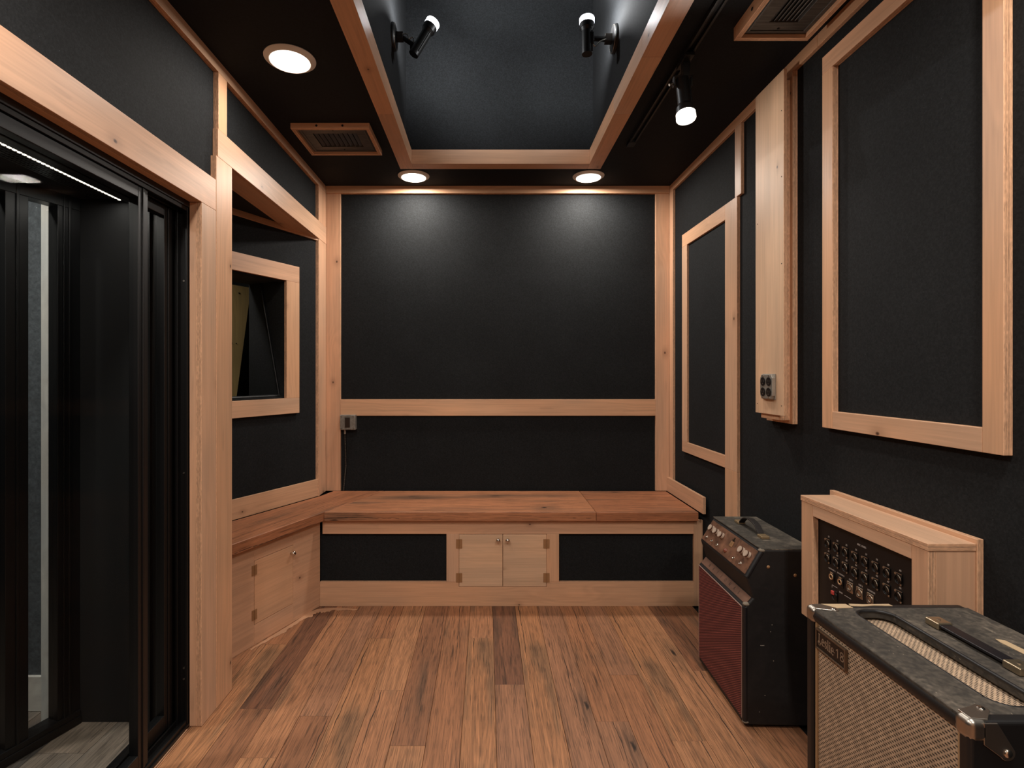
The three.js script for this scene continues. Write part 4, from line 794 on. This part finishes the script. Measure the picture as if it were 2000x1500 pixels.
// ---- rotary speaker cabinet
{
  const X0 = 0.745, X1 = 1.11, DN = 0.82, DF = 1.24, T = 0.745;
  const c = grp('speaker_cabinet', 'black speaker cabinet with woven tan grille and metal corners', 'speaker', [X0, 0, -DF]);
  const w = X1 - X0, l = DF - DN;                     // local x 0..w (towards wall), z 0..l (towards the lens)
  const topT = tex(768, 768, (u, v, i, j) => {
    const n = fbm(u * 70, v * 70, 70, 70, 301, 3) - 0.5, d = sst(0.36, 0.75, fbm(u * 4, v * 6, 4, 6, 305, 5)), sc = hash(i >> 2, j >> 1, 60) > 0.9985 ? 60 : 0, st = sst(0.64, 0.74, fbm(u * 6, v * 26, 6, 26, 309, 3));
    const b = 52 + d * 20 + st * 16 + sc; return [b * (1 + n * 0.8) * 1.08, b * (1 + n * 0.8) * 0.98, b * (1 + n * 0.8) * 0.86];
  });
  const topM = std({ map: topT, roughness: 0.9, bumpMap: topT, bumpScale: 0.0006 }), sideM = std({ color: 0x151415, roughness: 0.45 });
  // sides, floor and back as a carcass; the face is set in
  const rim = new THREE.Shape(); const R = 0.018;
  rim.moveTo(0, 0.02); rim.lineTo(0, T - R); rim.absarc(R, T - R, R, Math.PI, Math.PI / 2, true); rim.lineTo(w - R, T); rim.absarc(w - R, T - R, R, Math.PI / 2, 0, true); rim.lineTo(w, 0.02); rim.closePath();
  const sideG = (z) => project(new THREE.ExtrudeGeometry(rim, { depth: 0.010, bevelEnabled: true, bevelSize: 0.006, bevelThickness: 0.006, bevelOffset: -0.006, bevelSegments: 4, curveSegments: 10 }).translate(0, 0, z), 'z', 'y', 2, 2, [0, 0], false);
  mesh(c, 'side_panel', sideG(0.006), sideM); mesh(c, 'side_panel', sideG(l - 0.016), sideM);
  mesh(c, 'back_panel', boxAt(w - 0.016, w, 0.02, T - R, 0.0225, l - 0.0225, 0.002), sideM);
  mesh(c, 'bottom_panel', boxAt(0.0, w - 0.0165, 0.02, 0.04, 0.0225, l - 0.0225, 0.002), sideM);
  // top with a rounded slot
  const a0 = 0.078, a1 = 0.168, b0 = 0.027, b1 = l - 0.034, q = 0.032;
  const ts = new THREE.Shape([[R * 0.5, 0.0222], [w - R * 0.5, 0.0222], [w - R * 0.5, l - 0.0222], [R * 0.5, l - 0.0222]].map(p => new THREE.Vector2(...p)));
  const slot = (o) => { const s = new THREE.Path(); s.moveTo(a0 - o + q, b0 - o); s.lineTo(a1 + o - q, b0 - o); s.absarc(a1 + o - q, b0 - o + q, q, -Math.PI / 2, 0, false); s.lineTo(a1 + o, b1 + o - q); s.absarc(a1 + o - q, b1 + o - q, q, 0, Math.PI / 2, false); s.lineTo(a0 - o + q, b1 + o); s.absarc(a0 - o + q, b1 + o - q, q, Math.PI / 2, Math.PI, false); s.lineTo(a0 - o, b0 - o + q); s.absarc(a0 - o + q, b0 - o + q, q, Math.PI, Math.PI * 1.5, false); return s; };
  ts.holes.push(slot(0));
  const tg = new THREE.ExtrudeGeometry(ts, { depth: 0.012, bevelEnabled: true, bevelSize: 0.006, bevelThickness: 0.004, bevelOffset: 0, bevelSegments: 4, curveSegments: 12 }).rotateX(Math.PI / 2).translate(0, T - 0.004, 0);
  mesh(c, 'top_panel', project(tg, 'y', 'z', 2, 2, [0, 0], false), topM, 'dusty black vinyl top with a long slot');
  const pts = slot(-0.003).getPoints(10).map(p => new THREE.Vector3(p.x, T - 0.0035, p.y));
  mesh(c, 'slot_rim', new THREE.TubeGeometry(new THREE.CatmullRomCurve3(pts.filter((p, i) => i === 0 || p.distanceTo(pts[i - 1]) > 1e-4), true, 'catmullrom', 0.1), 160, 0.0042, 8, true), sideM);
  // woven cloth
  const weave = tex(512, 512, (u, v, i, j) => {
    const cx = u * 8, cy = v * 16, row = Math.floor(cy), fx = (cx + (row % 2) * 0.5) % 1, fy = cy - row;
    const dash = sst(0.22, 0.36, fx) * (1 - sst(0.76, 0.90, fx)) * sst(0.18, 0.36, fy) * (1 - sst(0.66, 0.86, fy));
    const n = (hash(i, j, 9) - 0.5) * 0.25, m = 1 + n + (vn(u * 8, v * 8, 8, 8, 5) - 0.5) * 0.2, t = 1 - 0.68 * dash;
    return [182 * t * m, 156 * t * m, 130 * t * m];
  });
  weave.repeat.set(12.5, 12.5);                     // a tile is 0.08 m
  const clothM = std({ map: weave, roughness: 0.7, bumpMap: weave, bumpScale: 0.0006 });
  const fz0 = 0.0235, fz1 = l - 0.0235;
  mesh(c, 'front_grille', project(boxAt(0.010, 0.018, 0.0415, T - 0.026, fz0 + 0.006, fz1 - 0.006, 0.001), 'x', 'z', 1, 1, [0, 0], false), clothM, 'woven tan and silver grille cloth');
  const edge = std({ color: 0xa3835f, roughness: 0.6 });
  mesh(c, 'grille_edge', bxs([[0.006, 0.016, 0.0415, T - 0.025, fz0, fz0 + 0.0055, 0.001], [0.006, 0.016, 0.0415, T - 0.025, fz1 - 0.0055, fz1, 0.001], [0.006, 0.016, T - 0.0295, T - 0.0245, fz0 + 0.0055, fz1 - 0.0055, 0.001]]), edge, 'tan piping around the grille');
  mesh(c, 'front_rail', between(cyl(0.0165, 0.0165, l - 0.045, 20), new THREE.Vector3(0.0165, T - 0.0165, 0.0225), new THREE.Vector3(0.0165, T - 0.0165, l - 0.0225)), sideM);
  mesh(c, 'top_grille', project(boxAt(a0 - 0.012, a1 + 0.012, T - 0.030, T - 0.024, b0 - 0.005, b1 + 0.005, 0), 'y', 'z', 1, 1, [0, 0], false), clothM, 'woven tan cloth under the top slot');
  // badge with lettering
  const bd = new THREE.Group(); bd.name = 'badge'; c.add(bd);
  const bz0 = DF - 1.207, bz1 = DF - 1.113, by0 = T - 0.082, by1 = T - 0.043;
  const cv = document.createElement('canvas'); cv.width = 512; cv.height = 220; const k = cv.getContext('2d');
  k.fillStyle = '#120e0e'; k.fillRect(0, 0, 512, 220); k.fillStyle = '#8f7a66'; k.textBaseline = 'alphabetic';
k.font = 'bold 128px serif'; k.save(); k.translate(20, 150); k.transform(0.78, 0.06, 0, 1.3, 0, 0); k.fillText('Leslie', 0, 0); k.restore();
  k.strokeStyle = '#8f7a66'; k.lineWidth = 8; k.beginPath(); k.arc(44, 150, 26, 0.3, 5.4); k.stroke();
  k.fillRect(322, 118, 11, 11); k.font = '150px sans-serif'; k.save(); k.translate(340, 160); k.scale(0.95, 1); k.fillText('18', 0, 0); k.restore();
  const bt = new THREE.CanvasTexture(cv); bt.colorSpace = THREE.SRGBColorSpace;
  const bm = std({ map: bt, roughness: 0.4 }), bk = std({ color: 0x120e0e, roughness: 0.4 });
  mesh(bd, 'name_plate', new THREE.BoxGeometry(bz1 - bz0, by1 - by0, 0.004).rotateY(-Math.PI / 2).translate(0.0065, (by0 + by1) / 2, (bz0 + bz1) / 2), [bk, bk, bk, bk, bm, bk], 'black plate with bronze lettering');
  const fr = 0.0032; mesh(bd, 'plate_frame', bxs([[0.002, 0.0085, by1 - fr * 0.2, by1 + fr, bz0 - fr, bz1 + fr, 0.0008], [0.002, 0.0085, by0 - fr, by0 + fr * 0.2, bz0 - fr, bz1 + fr, 0.0008], [0.002, 0.0085, by0, by1, bz0 - fr, bz0 + fr * 0.2, 0.0008], [0.002, 0.0085, by0, by1, bz1 - fr * 0.2, bz1 + fr, 0.0008]]), std({ color: 0x6e5a48, roughness: 0.4, metalness: 0.5 }));
  // metal corner caps
  const cap = (sz) => {                                // sz: +1 near corner, -1 far corner
    const g = new THREE.Group(); g.name = 'corner_cap'; c.add(g);
    const ze = sz > 0 ? l : 0, d = -sz;               // d points inwards along z
    const cz = ze + d * 0.010;
    mesh(g, 'cap_shell', mergeGeometries([boxAt(-0.0025, 0.032, T - 0.034, T + 0.0025, Math.min(ze - d * 0.0025, ze + d * 0.030), Math.max(ze - d * 0.0025, ze + d * 0.030), 0.011)].map(q2 => q2.index ? q2.toNonIndexed() : q2)), steel);
    const tongue = new THREE.Shape(); tongue.moveTo(0.02, -0.002); tongue.lineTo(0.040, -0.002); tongue.absarc(0.056, -0.048, 0.011, 0.4, -2.6, true); tongue.lineTo(0.02, -0.034); tongue.closePath();
    mesh(g, 'cap_tongue', new THREE.ExtrudeGeometry(tongue, { depth: 0.0015, bevelEnabled: true, bevelSize: 0.0006, bevelThickness: 0.0006, bevelSegments: 1 }).translate(0, T, sz > 0 ? l + 0.0004 : -0.0022), steel);
    const lobe = new THREE.Shape(); lobe.moveTo(0.006, 0.006); lobe.lineTo(0.030, 0.003); lobe.absarc(0.044, 0.030, 0.0105, -0.9, 2.4, false); lobe.lineTo(0.006, 0.028); lobe.closePath();
    mesh(g, 'cap_tongue', prism(lobe.getPoints(8).map(p => [p.x, -(sz > 0 ? l - p.y : p.y)]), T - 0.001, T + 0.0022, 0.0004), steel);
    mesh(g, 'screw', new THREE.SphereGeometry(0.0065, 14, 8).scale(1, 1, 0.45).translate(0.056, T - 0.048, sz > 0 ? l + 0.003 : -0.003), nickel);
    mesh(g, 'screw', new THREE.SphereGeometry(0.006, 14, 8).scale(1, 0.4, 1).translate(0.044, T + 0.0022, ze + d * 0.030), nickel);
  };
  cap(1); cap(-1);
  // strap handle
  const h = new THREE.Group(); h.name = 'handle'; c.add(h);
  const hx = 0.958 - X0, z0 = DF - 1.145, z1 = DF - 0.94;
  mesh(h, 'strap', bxs([[hx - 0.013, hx + 0.013, T + 0.006, T + 0.012, z0 + 0.02, z1 - 0.02, 0.002]]), std({ color: 0x18161a, roughness: 0.4 }), 'black strap');
  for (const [a, b] of [[z0, z0 + 0.034], [z1 - 0.034, z1]]) { const e = mesh(h, 'handle_cap', boxAt(hx - 0.016, hx + 0.016, T + 0.0002, T + 0.015, a, b, 0.003), std({ color: 0xb7a68c, roughness: 0.28, metalness: 0.9 }), 'shiny metal end cap'); mesh(e, 'screw', cyl(0.0035, 0.0035, 0.002, 10).translate(hx, T + 0.0157, (a + b) / 2), steel); }
  // old tape
  const tape = std({ map: tex(64, 64, (u, v) => { const n = 0.85 + 0.3 * fbm(u * 6, v * 6, 6, 6, 88, 3); return [176 * n, 152 * n, 120 * n]; }), roughness: 0.9 });
  const strip = (pts2) => mesh(c, 'tape', prism(pts2.map(([x, d]) => [x, -d]), T + 0.0002, T + 0.0012, 0), tape, 'torn beige tape');
  strip([[0.032, 0.002], [0.090, 0.002], [0.094, 0.022], [0.050, 0.024], [0.036, 0.014]]);
  strip([[0.098, 0.001], [0.13, 0.004], [0.19, 0.002], [0.192, 0.012], [0.15, 0.010], [0.12, 0.014], [0.095, 0.012]]);
  strip([[0.282, 0.165], [0.296, 0.172], [0.302, 0.30], [0.285, 0.30], [0.279, 0.18]]);
  for (const [x, z] of [[0.04, 0.06], [0.33, 0.06], [0.04, l - 0.06], [0.33, l - 0.06]]) mesh(c, 'caster', cyl(0.012, 0.012, 0.02, 16).translate(x, 0.01, z), sideM);
}
// ---- glowing strip and mesh ceiling in the vestibule
{
  const s = grp('led_strip', 'bright dotted light strip along the vestibule ceiling behind glass', 'light strip', [-1.335, EYE + 0.6448, 0]);
  mesh(s, 'channel', boxAt(-0.008, 0.008, -0.008, -0.0005, -1.945, -0.3, 0.0008), greyMetal);
  const bd = []; for (let z = -1.94; z < -0.32; z += 0.0165) bd.push([-0.004, 0.004, -0.012, -0.0082, z, z + 0.0095, 0.0008]);
  const b = mesh(s, 'light_beads', bxs(bd), ledGlow); b.userData.kind = 'stuff';
  const L = new THREE.RectAreaLight(LED, 60, 0.012, 1.6); L.name = 'strip_light'; L.position.set(0, -0.0135, -1.13); L.rotation.x = -Math.PI / 2; s.add(L);
  const m = grp('ceiling_mesh', 'fine grey metal mesh under the vestibule ceiling', 'mesh panel', [-1.383, EYE + 0.638, -1.55]);
  const bars = []; for (let i = 0; i < 60; i++) bars.push([-0.036, 0.036, -0.0015, 0.0, -0.38 + i * 0.013, -0.38 + i * 0.013 + 0.0028, 0]);
  for (let i = 0; i < 6; i++) bars.push([-0.036 + i * 0.0138, -0.036 + i * 0.0138 + 0.003, -0.002, -0.0002, -0.38, 0.39, 0]);
  const bm = mesh(m, 'wires', bxs(bars), std({ color: 0x3a3a3a, roughness: 0.35, metalness: 0.5 })); bm.userData.kind = 'stuff';
}
scene.traverse(o => { if (o.isMesh) { o.castShadow = true; o.receiveShadow = true; } });
renderer.render(scene, camera);
